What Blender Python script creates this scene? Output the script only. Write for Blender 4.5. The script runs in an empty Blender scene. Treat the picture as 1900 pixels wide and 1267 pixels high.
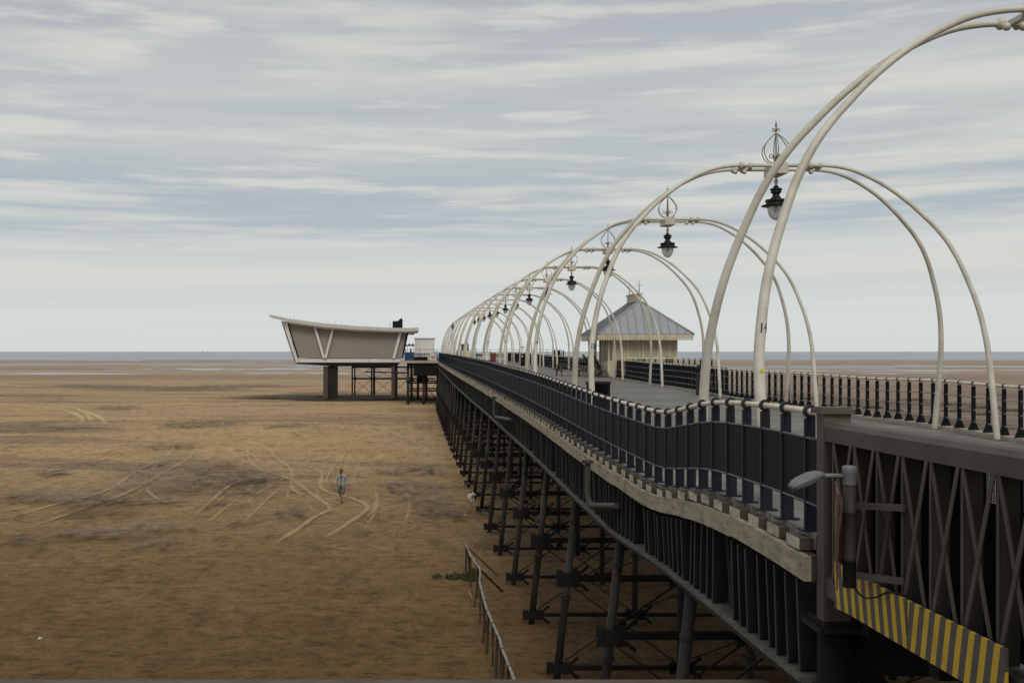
import bpy, bmesh, math, random
from mathutils import Vector, Matrix
random.seed(11)
R = math.radians
scene = bpy.context.scene
col = scene.collection
H = 7.4            # eye height above the sand
F = 2000.0; VX = 755.0; HY = 652.0

def gp(x, y, z=0.0):
    d = (H - z) * F / (y - HY)
    return Vector(((x - VX) * d / F, d, z))
def at(x, y, d):
    return Vector(((x - VX) * d / F, d, H - (y - HY) * d / F))

# ------------------------------------------------------------------ mesh builder
class MB:
    def __init__(self): self.v = []; self.f = []; self.s = []
    def add(self, vs, fs, smooth=False):
        o = len(self.v)
        self.v += [Vector(p) for p in vs]
        self.f += [tuple(i + o for i in f) for f in fs]
        self.s += [smooth] * len(fs)
        return self
    def box(self, c, s, rz=0.0, m=None):
        x, y, z = s[0] / 2, s[1] / 2, s[2] / 2
        vs = [Vector((a * x, b * y, d * z)) for d in (-1, 1) for b in (-1, 1) for a in (-1, 1)]
        M = m if m is not None else Matrix.Rotation(rz, 3, 'Z')
        vs = [M @ p + Vector(c) for p in vs]
        return self.add(vs, [(0, 2, 3, 1), (4, 5, 7, 6), (0, 1, 5, 4), (2, 6, 7, 3), (0, 4, 6, 2), (1, 3, 7, 5)])
    def span(self, x0, x1, y0, y1, z0, z1):
        return self.box(((x0 + x1) / 2, (y0 + y1) / 2, (z0 + z1) / 2), (abs(x1 - x0), abs(y1 - y0), abs(z1 - z0)))
    def hexa(self, p):   # 8 points: bottom ring 0-3, top ring 4-7
        return self.add(p, [(3, 2, 1, 0), (4, 5, 6, 7), (0, 1, 5, 4), (1, 2, 6, 5), (2, 3, 7, 6), (3, 0, 4, 7)])
    def bar(self, a, b, w, h, up=(0, 0, 1)):
        a, b = Vector(a), Vector(b); d = (b - a).normalized(); u = Vector(up)
        s = d.cross(u)
        if s.length < 1e-4: s = d.cross(Vector((1, 0, 0)))
        s.normalize(); u = s.cross(d).normalized()
        q = [s * (w / 2 * i) + u * (h / 2 * j) for i, j in ((-1, -1), (1, -1), (1, 1), (-1, 1))]
        vs = [a + k for k in q] + [b + k for k in q]
        return self.add(vs, [(3, 2, 1, 0), (4, 5, 6, 7), (0, 1, 5, 4), (1, 2, 6, 5), (2, 3, 7, 6), (3, 0, 4, 7)])
    def tube(self, pts, r, n=10, caps=True):
        pts = [Vector(p) for p in pts]; N = len(pts)
        rs = r if isinstance(r, (list, tuple)) else [r] * N
        t0 = (pts[1] - pts[0]).normalized()
        a = Vector((0, 0, 1)) if abs(t0.z) < .9 else Vector((1, 0, 0))
        nrm = t0.cross(a).normalized()
        vs = []
        for i, p in enumerate(pts):
            t = (pts[min(i + 1, N - 1)] - pts[max(i - 1, 0)]).normalized()
            nrm = (nrm - t * nrm.dot(t)).normalized(); bn = t.cross(nrm)
            for k in range(n):
                an = 2 * math.pi * k / n
                vs.append(p + (nrm * math.cos(an) + bn * math.sin(an)) * rs[i])
        fs = [(i * n + k, i * n + (k + 1) % n, (i + 1) * n + (k + 1) % n, (i + 1) * n + k) for i in range(N - 1) for k in range(n)]
        self.add(vs, fs, True)
        if caps:
            o = len(self.v) - N * n
            self.f.append(tuple(o + k for k in range(n))[::-1]); self.s.append(False)
            self.f.append(tuple(o + (N - 1) * n + k for k in range(n))); self.s.append(False)
        return self
    def lathe(self, prof, n=20, c=(0, 0, 0), smooth=True, axis='Z', scale=(1, 1)):
        c = Vector(c); vs = []
        for r, z in prof:
            for k in range(n):
                a = 2 * math.pi * k / n
                p = Vector((r * math.cos(a) * scale[0], r * math.sin(a) * scale[1], z))
                if axis == 'X': p = Vector((p.z, p.x, p.y))
                if axis == 'Y': p = Vector((p.x, p.z, p.y))
                vs.append(c + p)
        m = len(prof)
        fs = [(i * n + k, i * n + (k + 1) % n, (i + 1) * n + (k + 1) % n, (i + 1) * n + k) for i in range(m - 1) for k in range(n)]
        fs.append(tuple(range(n))[::-1]); fs.append(tuple((m - 1) * n + k for k in range(n)))
        return self.add(vs, fs, smooth)
    def ball(self, c, r, n=10, sc=(1, 1, 1)):
        vs = []; fs = []; m = n // 2 + 1
        for i in range(m):
            th = math.pi * i / (m - 1)
            rr = max(math.sin(th), .02)
            for k in range(n):
                a = 2 * math.pi * k / n
                vs.append(Vector(c) + Vector((rr * math.cos(a) * r * sc[0], rr * math.sin(a) * r * sc[1], math.cos(th) * r * sc[2])))
        for i in range(m - 1):
            for k in range(n): fs.append((i * n + k, (i + 1) * n + k, (i + 1) * n + (k + 1) % n, i * n + (k + 1) % n))
        return self.add(vs, fs, True)
    def ring(self, c, ro, ri, w, n=16):     # flat ring whose axis is Y
        c = Vector(c); vs = []
        for y in (-w / 2, w / 2):
            for r in (ro, ri):
                for k in range(n):
                    a = 2 * math.pi * k / n
                    vs.append(c + Vector((r * math.cos(a), y, r * math.sin(a))))
        fs = []
        for k in range(n):
            j = (k + 1) % n
            fs += [(k, j, n + j, n + k), (2 * n + k, 3 * n + k, 3 * n + j, 2 * n + j), (k, 2 * n + k, 2 * n + j, j), (n + k, n + j, 3 * n + j, 3 * n + k)]
        return self.add(vs, fs)
    def mesh(self, name, origin=(0, 0, 0)):
        me = bpy.data.meshes.new(name); o = Vector(origin)
        me.from_pydata([tuple(p - o) for p in self.v], [], self.f)
        me.polygons.foreach_set('use_smooth', self.s)
        bm = bmesh.new(); bm.from_mesh(me); bmesh.ops.recalc_face_normals(bm, faces=bm.faces); bm.to_mesh(me); bm.free()
        me.update(); return me
    def build(self, name, mat, parent=None, origin=None, sub=None):
        # parts are written in world coordinates; they are stored relative to their thing's base
        if origin is None:
            origin = base_of(parent) if parent is not None else (0, 0, 0)
        me = self.mesh(name, origin)
        if mat is not None: me.materials.append(mat)
        o = bpy.data.objects.new(name, me); col.objects.link(o)
        if parent is not None: o.parent = parent
        else: o.location = origin
        return o

def base_of(o):
    p = Vector(o.location); q = o.parent
    while q is not None: p = p + Vector(q.location); q = q.parent
    return p
def tag(o, label=None, cat=None, group=None, kind=None):
    if label: o['label'] = label
    if cat: o['category'] = cat
    if group: o['group'] = group
    if kind: o['kind'] = kind
    return o
def thing(name, loc, label, cat, group=None):
    o = bpy.data.objects.new(name, None); o.location = loc; o.empty_display_size = .2
    col.objects.link(o); return tag(o, label, cat, group)
def place(name, me, parent, loc):
    o = bpy.data.objects.new(name, me); col.objects.link(o); o.parent = parent
    o.location = Vector(loc) - base_of(parent); return o
def copy_tree(o, parent=None):
    c = o.copy(); col.objects.link(c)
    if parent is not None: c.parent = parent
    for ch in list(o.children): copy_tree(ch, c)
    return c

# ------------------------------------------------------------------ materials
def nd(nt, typ, **kw):
    n = nt.nodes.new(typ)
    for k, v in kw.items(): setattr(n, k, v)
    return n
def newmat(name):
    m = bpy.data.materials.new(name); m.use_nodes = True
    nt = m.node_tree; b = nt.nodes['Principled BSDF']; return m, nt, b
def mapping(nt, scale=(1, 1, 1), coord='Object', rot=(0, 0, 0)):
    tc = nd(nt, 'ShaderNodeTexCoord'); mp = nd(nt, 'ShaderNodeMapping')
    mp.inputs['Scale'].default_value = scale; mp.inputs['Rotation'].default_value = rot
    if coord == 'World':
        g = nd(nt, 'ShaderNodeNewGeometry'); nt.links.new(g.outputs['Position'], mp.inputs['Vector'])
    else: nt.links.new(tc.outputs[coord], mp.inputs['Vector'])
    return mp.outputs['Vector']
def noise(nt, vec, scale, detail=5, rough=.6, dist=0.0):
    n = nd(nt, 'ShaderNodeTexNoise'); n.inputs['Scale'].default_value = scale
    n.inputs['Detail'].default_value = detail; n.inputs['Roughness'].default_value = rough
    n.inputs['Distortion'].default_value = dist
    nt.links.new(vec, n.inputs['Vector']); return n.outputs['Fac']
def ramp(nt, fac, stops, interp='LINEAR'):
    r = nd(nt, 'ShaderNodeValToRGB'); r.color_ramp.interpolation = interp; e = r.color_ramp.elements
    while len(e) < len(stops): e.new(.5)
    for i, (p, c) in enumerate(stops):
        e[i].position = p; e[i].color = (*c, 1) if len(c) == 3 else c
    nt.links.new(fac, r.inputs['Fac']); return r.outputs['Color']
def mix(nt, fac, a, b, mode='MIX'):
    m = nd(nt, 'ShaderNodeMix', data_type='RGBA', blend_type=mode)
    for s, v in ((0, fac), (6, a), (7, b)):
        if isinstance(v, (int, float)): m.inputs[s].default_value = v
        elif isinstance(v, tuple): m.inputs[s].default_value = (*v, 1) if len(v) == 3 else v
        else: nt.links.new(v, m.inputs[s])
    return m.outputs[2]
def math_(nt, op, a, b=0.0, c=None, clamp=False):
    m = nd(nt, 'ShaderNodeMath', operation=op); m.use_clamp = clamp
    for i, v in enumerate((a, b) if c is None else (a, b, c)):
        if isinstance(v, (int, float)): m.inputs[i].default_value = v
        else: nt.links.new(v, m.inputs[i])
    return m.outputs[0]
def maprange(nt, v, a, b, c, d, smooth=True):
    m = nd(nt, 'ShaderNodeMapRange'); m.interpolation_type = 'SMOOTHSTEP' if smooth else 'LINEAR'
    nt.links.new(v, m.inputs['Value'])
    for k, x in zip(('From Min', 'From Max', 'To Min', 'To Max'), (a, b, c, d)): m.inputs[k].default_value = x
    return m.outputs['Result']
def bump(nt, b, hgt, strength, dist):
    n = nd(nt, 'ShaderNodeBump'); n.inputs['Strength'].default_value = strength; n.inputs['Distance'].default_value = dist
    nt.links.new(hgt, n.inputs['Height']); nt.links.new(n.outputs['Normal'], b.inputs['Normal'])

def weathered(name, c, dirt, rust=None, rough=.5, scale=3.0, amt=.5, rustamt=.62, bmp=.15, spec=.3, metal=0.0, streak=True, fine=.35):
    m, nt, b = newmat(name)
    v = mapping(nt, (1, 1, .25 if streak else 1), 'World')
    n1 = noise(nt, v, scale, 6, .65); n2 = noise(nt, v, scale * 6, 4, .7)
    f = math_(nt, 'MULTIPLY', maprange(nt, n1, .35, .7, 0, 1), amt)
    cc = mix(nt, f, c, dirt)
    cc = mix(nt, math_(nt, 'MULTIPLY', n2, fine), cc, tuple(x * .72 for x in c))
    if rust:
        r = maprange(nt, noise(nt, v, scale * 2.3, 7, .75, .4), rustamt, rustamt + .08, 0, .85)
        cc = mix(nt, r, cc, rust)
    nt.links.new(cc, b.inputs['Base Color']); b.inputs['Roughness'].default_value = rough
    b.inputs['Specular IOR Level'].default_value = spec; b.inputs['Metallic'].default_value = metal
    bump(nt, b, n2, bmp, .01); return m

M = {}
M['cream'] = weathered('cream_paint', (.62, .60, .525), (.38, .345, .27), (.20, .10, .04), .42, 1.6, .75, .66, 0.0, streak=False, fine=.14)
M['rail'] = weathered('rail_paint', (.82, .76, .62), (.38, .30, .20), (.22, .09, .035), .45, 6, .6, .62, .1)
M['navy'] = weathered('navy_paint', (.019, .022, .033), (.030, .030, .035), (.06, .03, .018), .45, 4, .6, .72, .08, .16)
M['black'] = weathered('black_paint', (.010, .010, .012), (.022, .02, .018), None, .45, 4, .6, spec=.12)
M['lantern'] = weathered('lantern_black', (.008, .008, .009), (.02, .018, .016), None, .4, 8, .5)
M['iron'] = weathered('old_iron', (.017, .017, .018), (.034, .030, .026), (.045, .027, .016), .6, 1.6, .7, .60, .3, spec=.12)
M['pile'] = weathered('pile_iron', (.026, .024, .023), (.10, .092, .08), (.05, .032, .018), .55, 2.2, .7, .64, .3, spec=.12)
M['dark_iron'] = weathered('soot_iron', (.010, .010, .011), (.018, .016, .014), (.02, .012, .008), .7, 1.6, .7, .6, .2, spec=.12)
M['ledge'] = weathered('ledge_paint', (.15, .145, .13), (.05, .045, .038), (.09, .05, .03), .7, 5, .8, .56, .4, streak=False)
M['bronze'] = weathered('wrought_crown', (.30, .285, .25), (.17, .155, .13), None, .5, 8, .5)
M['truss'] = weathered('truss_paint', (.108, .092, .078), (.066, .056, .048), (.085, .053, .035), .5, 2.5, .6, .68, .15, spec=.12)
M['grey_metal'] = weathered('grey_metal', (.17, .18, .19), (.09, .09, .09), None, .4, 5, .5)
M['lens'] = weathered('lamp_lens', (.22, .24, .26), (.14, .15, .16), None, .15, 8, .5)
M['white'] = weathered('white_paint', (.66, .66, .64), (.45, .43, .40), None, .5, .8, .5)
M['panelgrey'] = weathered('beige_cladding', (.30, .262, .215), (.225, .20, .165), None, .7, .3, .4)
M['concrete'] = weathered('pillar_concrete', (.085, .07, .056), (.045, .036, .03), None, .8, .6, .7)
M['roofgrey'] = weathered('roof_slate', (.33, .33, .34), (.25, .25, .255), None, .6, .8, .4)
M['kiosk'] = weathered('kiosk_cream', (.60, .55, .42), (.30, .25, .17), None, .6, 1.2, .6)
M['kiosk_dark'] = weathered('kiosk_panel', (.46, .41, .295), (.31, .27, .185), None, .7, 1.2, .6)
M['wood'] = weathered('weathered_wood', (.12, .095, .07), (.065, .05, .038), None, .85, 4, .7)
M['post_wood'] = weathered('rail_stake_wood', (.075, .052, .034), (.04, .028, .02), None, .85, 6, .7)
M['palerail'] = weathered('bare_rail', (.30, .285, .25), (.15, .125, .1), (.10, .055, .03), .5, 5, .6, .66)
M['blue'] = weathered('blue_paint', (.03, .06, .17), (.025, .045, .12), None, .5, 2, .5)
M['red'] = weathered('red_paint', (.42, .04, .035), (.25, .03, .03), None, .5, 2, .5)
M['skyblue'] = weathered('pale_blue_plastic', (.32, .50, .66), (.25, .4, .55), None, .5, 2, .5)
M['text'] = weathered('black_lettering', (.012, .012, .012), (.03, .03, .03), None, .6, 20, .4)
M['sticker'] = weathered('yellow_sticker', (.55, .62, .02), (.4, .45, .03), None, .5, 20, .4)
M['rag'] = weathered('white_plastic', (.66, .62, .56), (.42, .38, .32), None, .6, 9, .5, streak=False)
M['leaf'] = weathered('leaf_green', (.055, .066, .022), (.085, .075, .03), None, .8, 4, .7, streak=False)
M['flower'] = weathered('orange_flower', (.35, .09, .015), (.2, .05, .015), None, .7, 9, .7, streak=False)
M['zinc'] = weathered('zinc_roof', (.31, .328, .365), (.25, .263, .29), None, .5, .9, .5)
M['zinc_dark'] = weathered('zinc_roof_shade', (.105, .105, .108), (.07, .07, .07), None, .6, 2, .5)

def glass_mat():
    m, nt, b = newmat('lamp_glass')
    v = mapping(nt, (1, 1, 1)); c = mix(nt, noise(nt, v, 5, 4, .6), (.72, .72, .68), (.55, .54, .50)); nt.links.new(c, b.inputs['Base Color']); b.inputs['Roughness'].default_value = .28
    b.inputs['Transmission Weight'].default_value = .55; b.inputs['IOR'].default_value = 1.15
    return m
M['glass'] = glass_mat()

M['void'] = weathered('void_black', (.004, .004, .0045), (.007, .006, .006), None, .8, 2, .5, spec=.1)
def panel_mat():
    m, nt, b = newmat('ribbed_panel')
    v = mapping(nt, (1, 1, 1), 'World')
    s = nd(nt, 'ShaderNodeSeparateXYZ'); nt.links.new(v, s.inputs[0])
    w = math_(nt, 'SINE', math_(nt, 'MULTIPLY', s.outputs['Y'], 2 * math.pi / .055))
    n1 = noise(nt, mapping(nt, (1, 1, .12), 'World'), 3, 5, .7)
    c = mix(nt, maprange(nt, n1, .35, .7, 0, .8), (.010, .011, .019), (.021, .019, .024))
    sc = maprange(nt, noise(nt, mapping(nt, (1, 1, .1), 'World'), 9, 6, .7), .70, .74, 0, .6)
    c = mix(nt, sc, c, (.13, .09, .07))
    c = mix(nt, math_(nt, 'MULTIPLY', math_(nt, 'ADD', w, 1.0), .22), c, (.008, .008, .01))
    nt.links.new(c, b.inputs['Base Color']); b.inputs['Roughness'].default_value = .6; b.inputs['Specular IOR Level'].default_value = .1
    bump(nt, b, w, .35, .008); return m
M['panel'] = panel_mat()

def stripes_mat(k):
    m, nt, b = newmat('hazard_stripes')
    s = nd(nt, 'ShaderNodeSeparateXYZ'); nt.links.new(mapping(nt), s.inputs[0])
    u = math_(nt, 'ADD', s.outputs['Y'], math_(nt, 'MULTIPLY', s.outputs['Z'], k))
    fr = math_(nt, 'FRACT', math_(nt, 'MULTIPLY', u, 1 / .147))
    f = math_(nt, 'GREATER_THAN', fr, .53)
    n1 = noise(nt, mapping(nt), 7, 6, .7)
    y = mix(nt, maprange(nt, n1, .4, .75, 0, .7), (.58, .37, .025), (.42, .24, .03))
    g = mix(nt, n1, (.095, .088, .08), (.06, .054, .048))
    c = mix(nt, f, g, y)
    r = maprange(nt, noise(nt, mapping(nt), 16, 6, .8), .66, .72, 0, .9)
    c = mix(nt, r, c, (.05, .028, .016))
    nt.links.new(c, b.inputs['Base Color']); b.inputs['Roughness'].default_value = .55
    return m

def plank_mat():
    m, nt, b = newmat('deck_planks')
    v = mapping(nt, (1, 1, 1), 'World'); s = nd(nt, 'ShaderNodeSeparateXYZ'); nt.links.new(v, s.inputs[0])
    u = math_(nt, 'MULTIPLY', s.outputs['Y'], 1 / .15)
    fl = math_(nt, 'FLOOR', u); fr = math_(nt, 'FRACT', u)
    wn = nd(nt, 'ShaderNodeTexWhiteNoise', noise_dimensions='1D'); nt.links.new(fl, wn.inputs['W'])
    gap = math_(nt, 'LESS_THAN', fr, .09)
    n1 = noise(nt, mapping(nt, (.5, 5, 1), 'World'), 2.2, 7, .7)
    n2 = noise(nt, mapping(nt, (.25, .5, 1), 'World'), 1.2, 5, .6)
    c = ramp(nt, n1, [(.3, (.07, .064, .053)), (.5, (.155, .145, .125)), (.72, (.25, .24, .22))])
    c = mix(nt, math_(nt, 'MULTIPLY', wn.outputs['Value'], .35), c, (.075, .068, .055))
    c = mix(nt, maprange(nt, n2, .45, .7, 0, .6), c, (.27, .265, .25))
    c = mix(nt, gap, c, (.04, .036, .03))
    nt.links.new(c, b.inputs['Base Color']); b.inputs['Roughness'].default_value = .75
    bump(nt, b, n1, .3, .02); return m
M['plank'] = plank_mat()

def timber_mat(name, c1, c2, c3):
    m, nt, b = newmat(name)
    n1 = noise(nt, mapping(nt, (1, .6, 3), 'World'), 5, 7, .75)
    n2 = noise(nt, mapping(nt, (1, 9, .35), 'World'), 1.4, 6, .75)
    c = ramp(nt, n1, [(.28, c3), (.48, c2), (.7, c1)])
    c = mix(nt, maprange(nt, noise(nt, mapping(nt, (1, 3, .6), 'World'), .8, 5, .7), .5, .7, 0, .5), c, c3)
    c = mix(nt, maprange(nt, n2, .58, .68, 0, .75), c, tuple(x * .45 for x in c2))
    nt.links.new(c, b.inputs['Base Color']); b.inputs['Roughness'].default_value = .85
    bump(nt, b, n1, .5, .02); return m
M['fascia'] = timber_mat('fascia_timber', (.47, .42, .31), (.345, .30, .215), (.11, .088, .058))
def sleeper_mat():
    # dirty brown tops; lit ends painted paler and shaded sides darker by face normal
    m = timber_mat('sleeper_timber', (.62, .57, .47), (.46, .41, .32), (.12, .10, .075)); nt = m.node_tree; b = nt.nodes['Principled BSDF']
    src = b.inputs['Base Color'].links[0].from_socket
    g = nd(nt, 'ShaderNodeNewGeometry'); s = nd(nt, 'ShaderNodeSeparateXYZ'); nt.links.new(g.outputs['True Normal'], s.inputs[0])
    f = maprange(nt, math_(nt, 'ABSOLUTE', s.outputs['X']), .6, .9, 0, 1)
    c = mix(nt, noise(nt, mapping(nt, (1, 1, 1), 'World'), 9, 6, .75), (.115, .09, .062), (.045, .035, .026))
    nt.links.new(mix(nt, f, c, src), b.inputs['Base Color']); return m
M['sleeper'] = sleeper_mat()
M['sleeper_dark'] = timber_mat('fascia_top', (.10, .08, .06), (.065, .052, .04), (.03, .024, .018))
M['kerb'] = timber_mat('kerb_stone', (.50, .46, .38), (.38, .34, .27), (.15, .13, .10))

def sand_mat():
    m, nt, b = newmat('beach_sand')
    P = lambda sx, sy: mapping(nt, (sx, sy, 1), 'World')
    g = nd(nt, 'ShaderNodeNewGeometry'); s = nd(nt, 'ShaderNodeSeparateXYZ'); nt.links.new(g.outputs['Position'], s.inputs[0])
    Y = s.outputs['Y']
    big = noise(nt, P(.020, .030), 1, 6, .6, .4)
    mid = noise(nt, P(.18, .30), 1, 7, .68, .5)
    fine = noise(nt, P(1.0, 1.6), 1.6, 7, .72, .3)
    grain = noise(nt, P(1, 1), 9, 5, .8)
    c = ramp(nt, mid, [(.28, (.41, .262, .130)), (.5, (.56, .376, .197)), (.72, (.65, .460, .258))])
    c = mix(nt, maprange(nt, big, .42, .62, 0, .55), c, (.475, .328, .196))
    c = mix(nt, maprange(nt, fine, .48, .66, 0, .75), c, (.20, .13, .066))
    c = mix(nt, maprange(nt, grain, .50, .66, 0, .7), c, (.145, .095, .05))
    fl = noise(nt, P(.55, .20), 1.4, 6, .75, .4)
    c = mix(nt, math_(nt, 'MULTIPLY', maprange(nt, fl, .52, .66, 0, .75), maprange(nt, Y, 22, 45, .35, 1)), c, (.21, .142, .078))
    c = mix(nt, maprange(nt, noise(nt, P(.7, .25), 1.9, 5, .7), .56, .70, 0, .5), c, (.66, .49, .28))
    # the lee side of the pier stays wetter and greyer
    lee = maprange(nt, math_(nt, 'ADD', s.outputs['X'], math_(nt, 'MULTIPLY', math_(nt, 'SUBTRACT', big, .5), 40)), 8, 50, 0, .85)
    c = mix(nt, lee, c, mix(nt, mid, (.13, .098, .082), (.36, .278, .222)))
    # damp, shell-strewn mud flats further out
    mud = maprange(nt, noise(nt, P(.016, .06), 1, 7, .68, 1.2), .50, .58, 0, 1)
    mudn = maprange(nt, noise(nt, P(.5, .5), 3, 6, .8), .35, .65, .2, 1)
    where = math_(nt, 'MULTIPLY', maprange(nt, Y, 38, 62, 0, 1), maprange(nt, Y, 240, 420, 1, .25))
    mf = math_(nt, 'MULTIPLY', math_(nt, 'MULTIPLY', mud, mudn), math_(nt, 'MULTIPLY', where, .72))
    c = mix(nt, mf, c, (.12, .095, .082))
    far = maprange(nt, Y, 110, 420, 0, .85)
    band = ramp(nt, noise(nt, P(.0016, .018), 1, 5, .6, .5), [(.33, (.235, .185, .155)), (.5, (.35, .275, .213)), (.66, (.43, .345, .27))])
    c = mix(nt, far, c, band)
    sp = noise(nt, P(1, 1.3), 1.3, 12, .93)
    spk = maprange(nt, sp, .40, .60, .66, 1.22, False)
    c = mix(nt, 1.0, c, spk, 'MULTIPLY')
    # dimming towards the camera, like a vignette, is painted into the sand colour
    near_shade = maprange(nt, math_(nt, 'ADD', Y, math_(nt, 'MULTIPLY', math_(nt, 'SUBTRACT', big, .5), 30)), 12, 84, 0.0, 1.0)
    dc = mix(nt, near_shade, (.345, .290, .212), (1.0, 1.0, 1.0))
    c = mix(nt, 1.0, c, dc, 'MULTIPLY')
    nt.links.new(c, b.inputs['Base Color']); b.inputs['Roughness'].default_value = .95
    b.inputs['Specular IOR Level'].default_value = .12
    hsum = math_(nt, 'ADD', math_(nt, 'MULTIPLY', fine, .7), math_(nt, 'MULTIPLY', grain, .4))
    bump(nt, b, hsum, 1.0, .2); return m
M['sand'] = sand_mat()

def overlay_mat(name, c1, c2, rough=.95, nscale=2.0, lo=.35, hi=.6, maxa=.9, edge=2.0, grit=.9):
    # soft-edged surface sheet: the alpha is the painted fade attribute broken up by noise
    m, nt, b = newmat(name)
    at_ = nd(nt, 'ShaderNodeAttribute', attribute_name='fade')
    n1 = noise(nt, mapping(nt, (1, 1, 1), 'World'), nscale, 7, .75)
    n2 = noise(nt, mapping(nt, (1, .36, 1), 'World'), nscale * 2.2, 6, .78, .5)
    n3 = noise(nt, mapping(nt, (.25, .6, 1), 'World'), nscale, 7, .75, .8)
    a = math_(nt, 'ADD', math_(nt, 'MULTIPLY', at_.outputs['Fac'], 1.0), math_(nt, 'MULTIPLY', math_(nt, 'SUBTRACT', n3, .5), edge))
    a = maprange(nt, a, lo, hi, 0, maxa)
    g_ = maprange(nt, n2, .46, .60, 1 - grit, 1)
    a = math_(nt, 'MULTIPLY', a, g_)
    c = mix(nt, maprange(nt, n1, .35, .65, 0, 1), c1, c2)
    nt.links.new(c, b.inputs['Base Color']); b.inputs['Roughness'].default_value = rough
    b.inputs['Specular IOR Level'].default_value = .1
    nt.links.new(a, b.inputs['Alpha']); return m
M['track'] = overlay_mat('tyre_track_sand', (.68, .52, .31), (.60, .45, .26), .95, 1.0, .2, 1.0, .48, .8, .4)
M['shingle'] = overlay_mat('dark_shingle', (.055, .043, .038), (.22, .175, .145), .9, 1.1, .35, .9, .8, 2.6, .95)
M['scar'] = overlay_mat('damp_and_shade_patch', (.085, .058, .036), (.15, .10, .06), .9, 1.1, .35, 1.0, .7, 2.4, .8)

def water_mat(name, c, rough, bs, bd, sx, sy):
    m, nt, b = newmat(name)
    n1 = noise(nt, mapping(nt, (sx, sy, 1), 'World'), 1, 6, .65)
    n2 = noise(nt, mapping(nt, (sx * .05, sy * .12, 1), 'World'), 1, 4, .6)
    nt.links.new(mix(nt, maprange(nt, n2, .35, .65, 0, 1), c, tuple(x * 1.35 for x in c)), b.inputs['Base Color'])
    b.inputs['Roughness'].default_value = rough; b.inputs['Specular IOR Level'].default_value = .35
    bump(nt, b, n1, bs, bd); return m
M['sea'] = water_mat('sea_water', (.30, .335, .355), .75, .5, .4, .05, .08)
M['wet'] = water_mat('wet_flat', (.25, .245, .245), .55, .1, .01, .2, .5)
M['pool'] = water_mat('shallow_water', (.31, .32, .33), .25, .08, .01, .2, .5)

# ------------------------------------------------------------------ profiles of the sagging pier
def interp(tab, x):
    if x <= tab[0][0]: return tab[0][1]
    if x >= tab[-1][0]: return tab[-1][1]
    n = len(tab)
    for i in range(n - 1):
        if tab[i][0] <= x <= tab[i + 1][0]:
            x0, y0 = tab[i]; x1, y1 = tab[i + 1]
            m = (y1 - y0) / (x1 - x0)
            ma = (y1 - tab[i - 1][1]) / (x1 - tab[i - 1][0]) if i > 0 else m
            mb = (tab[i + 2][1] - y0) / (tab[i + 2][0] - x0) if i < n - 2 else m
            h = x1 - x0; t = (x - x0) / h
            return (2 * t**3 - 3 * t**2 + 1) * y0 + (t**3 - 2 * t**2 + t) * h * ma + (-2 * t**3 + 3 * t**2) * y1 + (t**3 - t**2) * h * mb
TL = [(4, 1.75), (8, 1.70), (10, 1.655), (11.5, 1.67), (13.5, 1.74), (15, 1.89), (16.3, 2.02), (18, 2.03), (22, 1.98), (31, 1.80), (40, 1.70), (53, 1.58), (75, 1.49), (100, 1.41), (125, 1.36), (150, 1.31)]
TR = [(4, 2.0), (24, 1.97), (27, 1.93), (31, 1.97), (35, 1.95), (45, 1.93), (52, 1.84), (58, 1.82), (66, 1.74), (88, 1.62), (93, 1.60), (100, 1.60), (112, 1.47), (150, 1.31)]
TX = [(8, 3.70), (10, 3.73), (13, 3.82), (16, 3.90), (22, 3.87), (30, 3.85), (80, 3.85), (110, 4.05), (148, 4.40)]
def zL(y): return H - interp(TL, y)
def zR(y): return H - interp(TR, y)
def XL(y): return interp(TX, y)
XR = 13.35
def zdeck(x, y):
    t = min(max((x - XL(y)) / (XR - XL(y)), 0), 1); return zL(y) * (1 - t) + zR(y) * t
Y0, Y1 = 9.75, 148.0
def frange(a, b, s):
    out = []; x = a
    while x < b - 1e-6: out.append(x); x += s
    out.append(b); return out

# ------------------------------------------------------------------ setting: sand, sea, pools
def sheet(name, x0, x1, y0, y1, z, mat, nx=2, ny=2):
    mb = MB(); vs = [(x0 + (x1 - x0) * i / nx, y0 + (y1 - y0) * j / ny, z) for j in range(ny + 1) for i in range(nx + 1)]
    fs = [(j * (nx + 1) + i, j * (nx + 1) + i + 1, (j + 1) * (nx + 1) + i + 1, (j + 1) * (nx + 1) + i) for j in range(ny) for i in range(nx)]
    return tag(mb.add(vs, fs).build(name, mat), None, None, None, 'structure')
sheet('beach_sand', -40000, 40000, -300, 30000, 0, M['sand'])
# the tide line wanders a little
mb = MB(); vs = []; fs = []
N = 240; xs = [-900 + 2300 * i / N for i in range(N + 1)]
xs = [-40000] + xs + [40000]
for i, x in enumerate(xs):
    y = 905 + 22 * math.sin(x * .011) + 14 * math.sin(x * .031 + 1) + random.uniform(-7, 7)
    vs += [(x, y, .12), (x, 36000, .12)]
for i in range(len(xs) - 1): fs.append((2 * i, 2 * i + 2, 2 * i + 3, 2 * i + 1))
tag(mb.add(vs, fs).build('sea', M['sea']), kind='structure')

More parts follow.
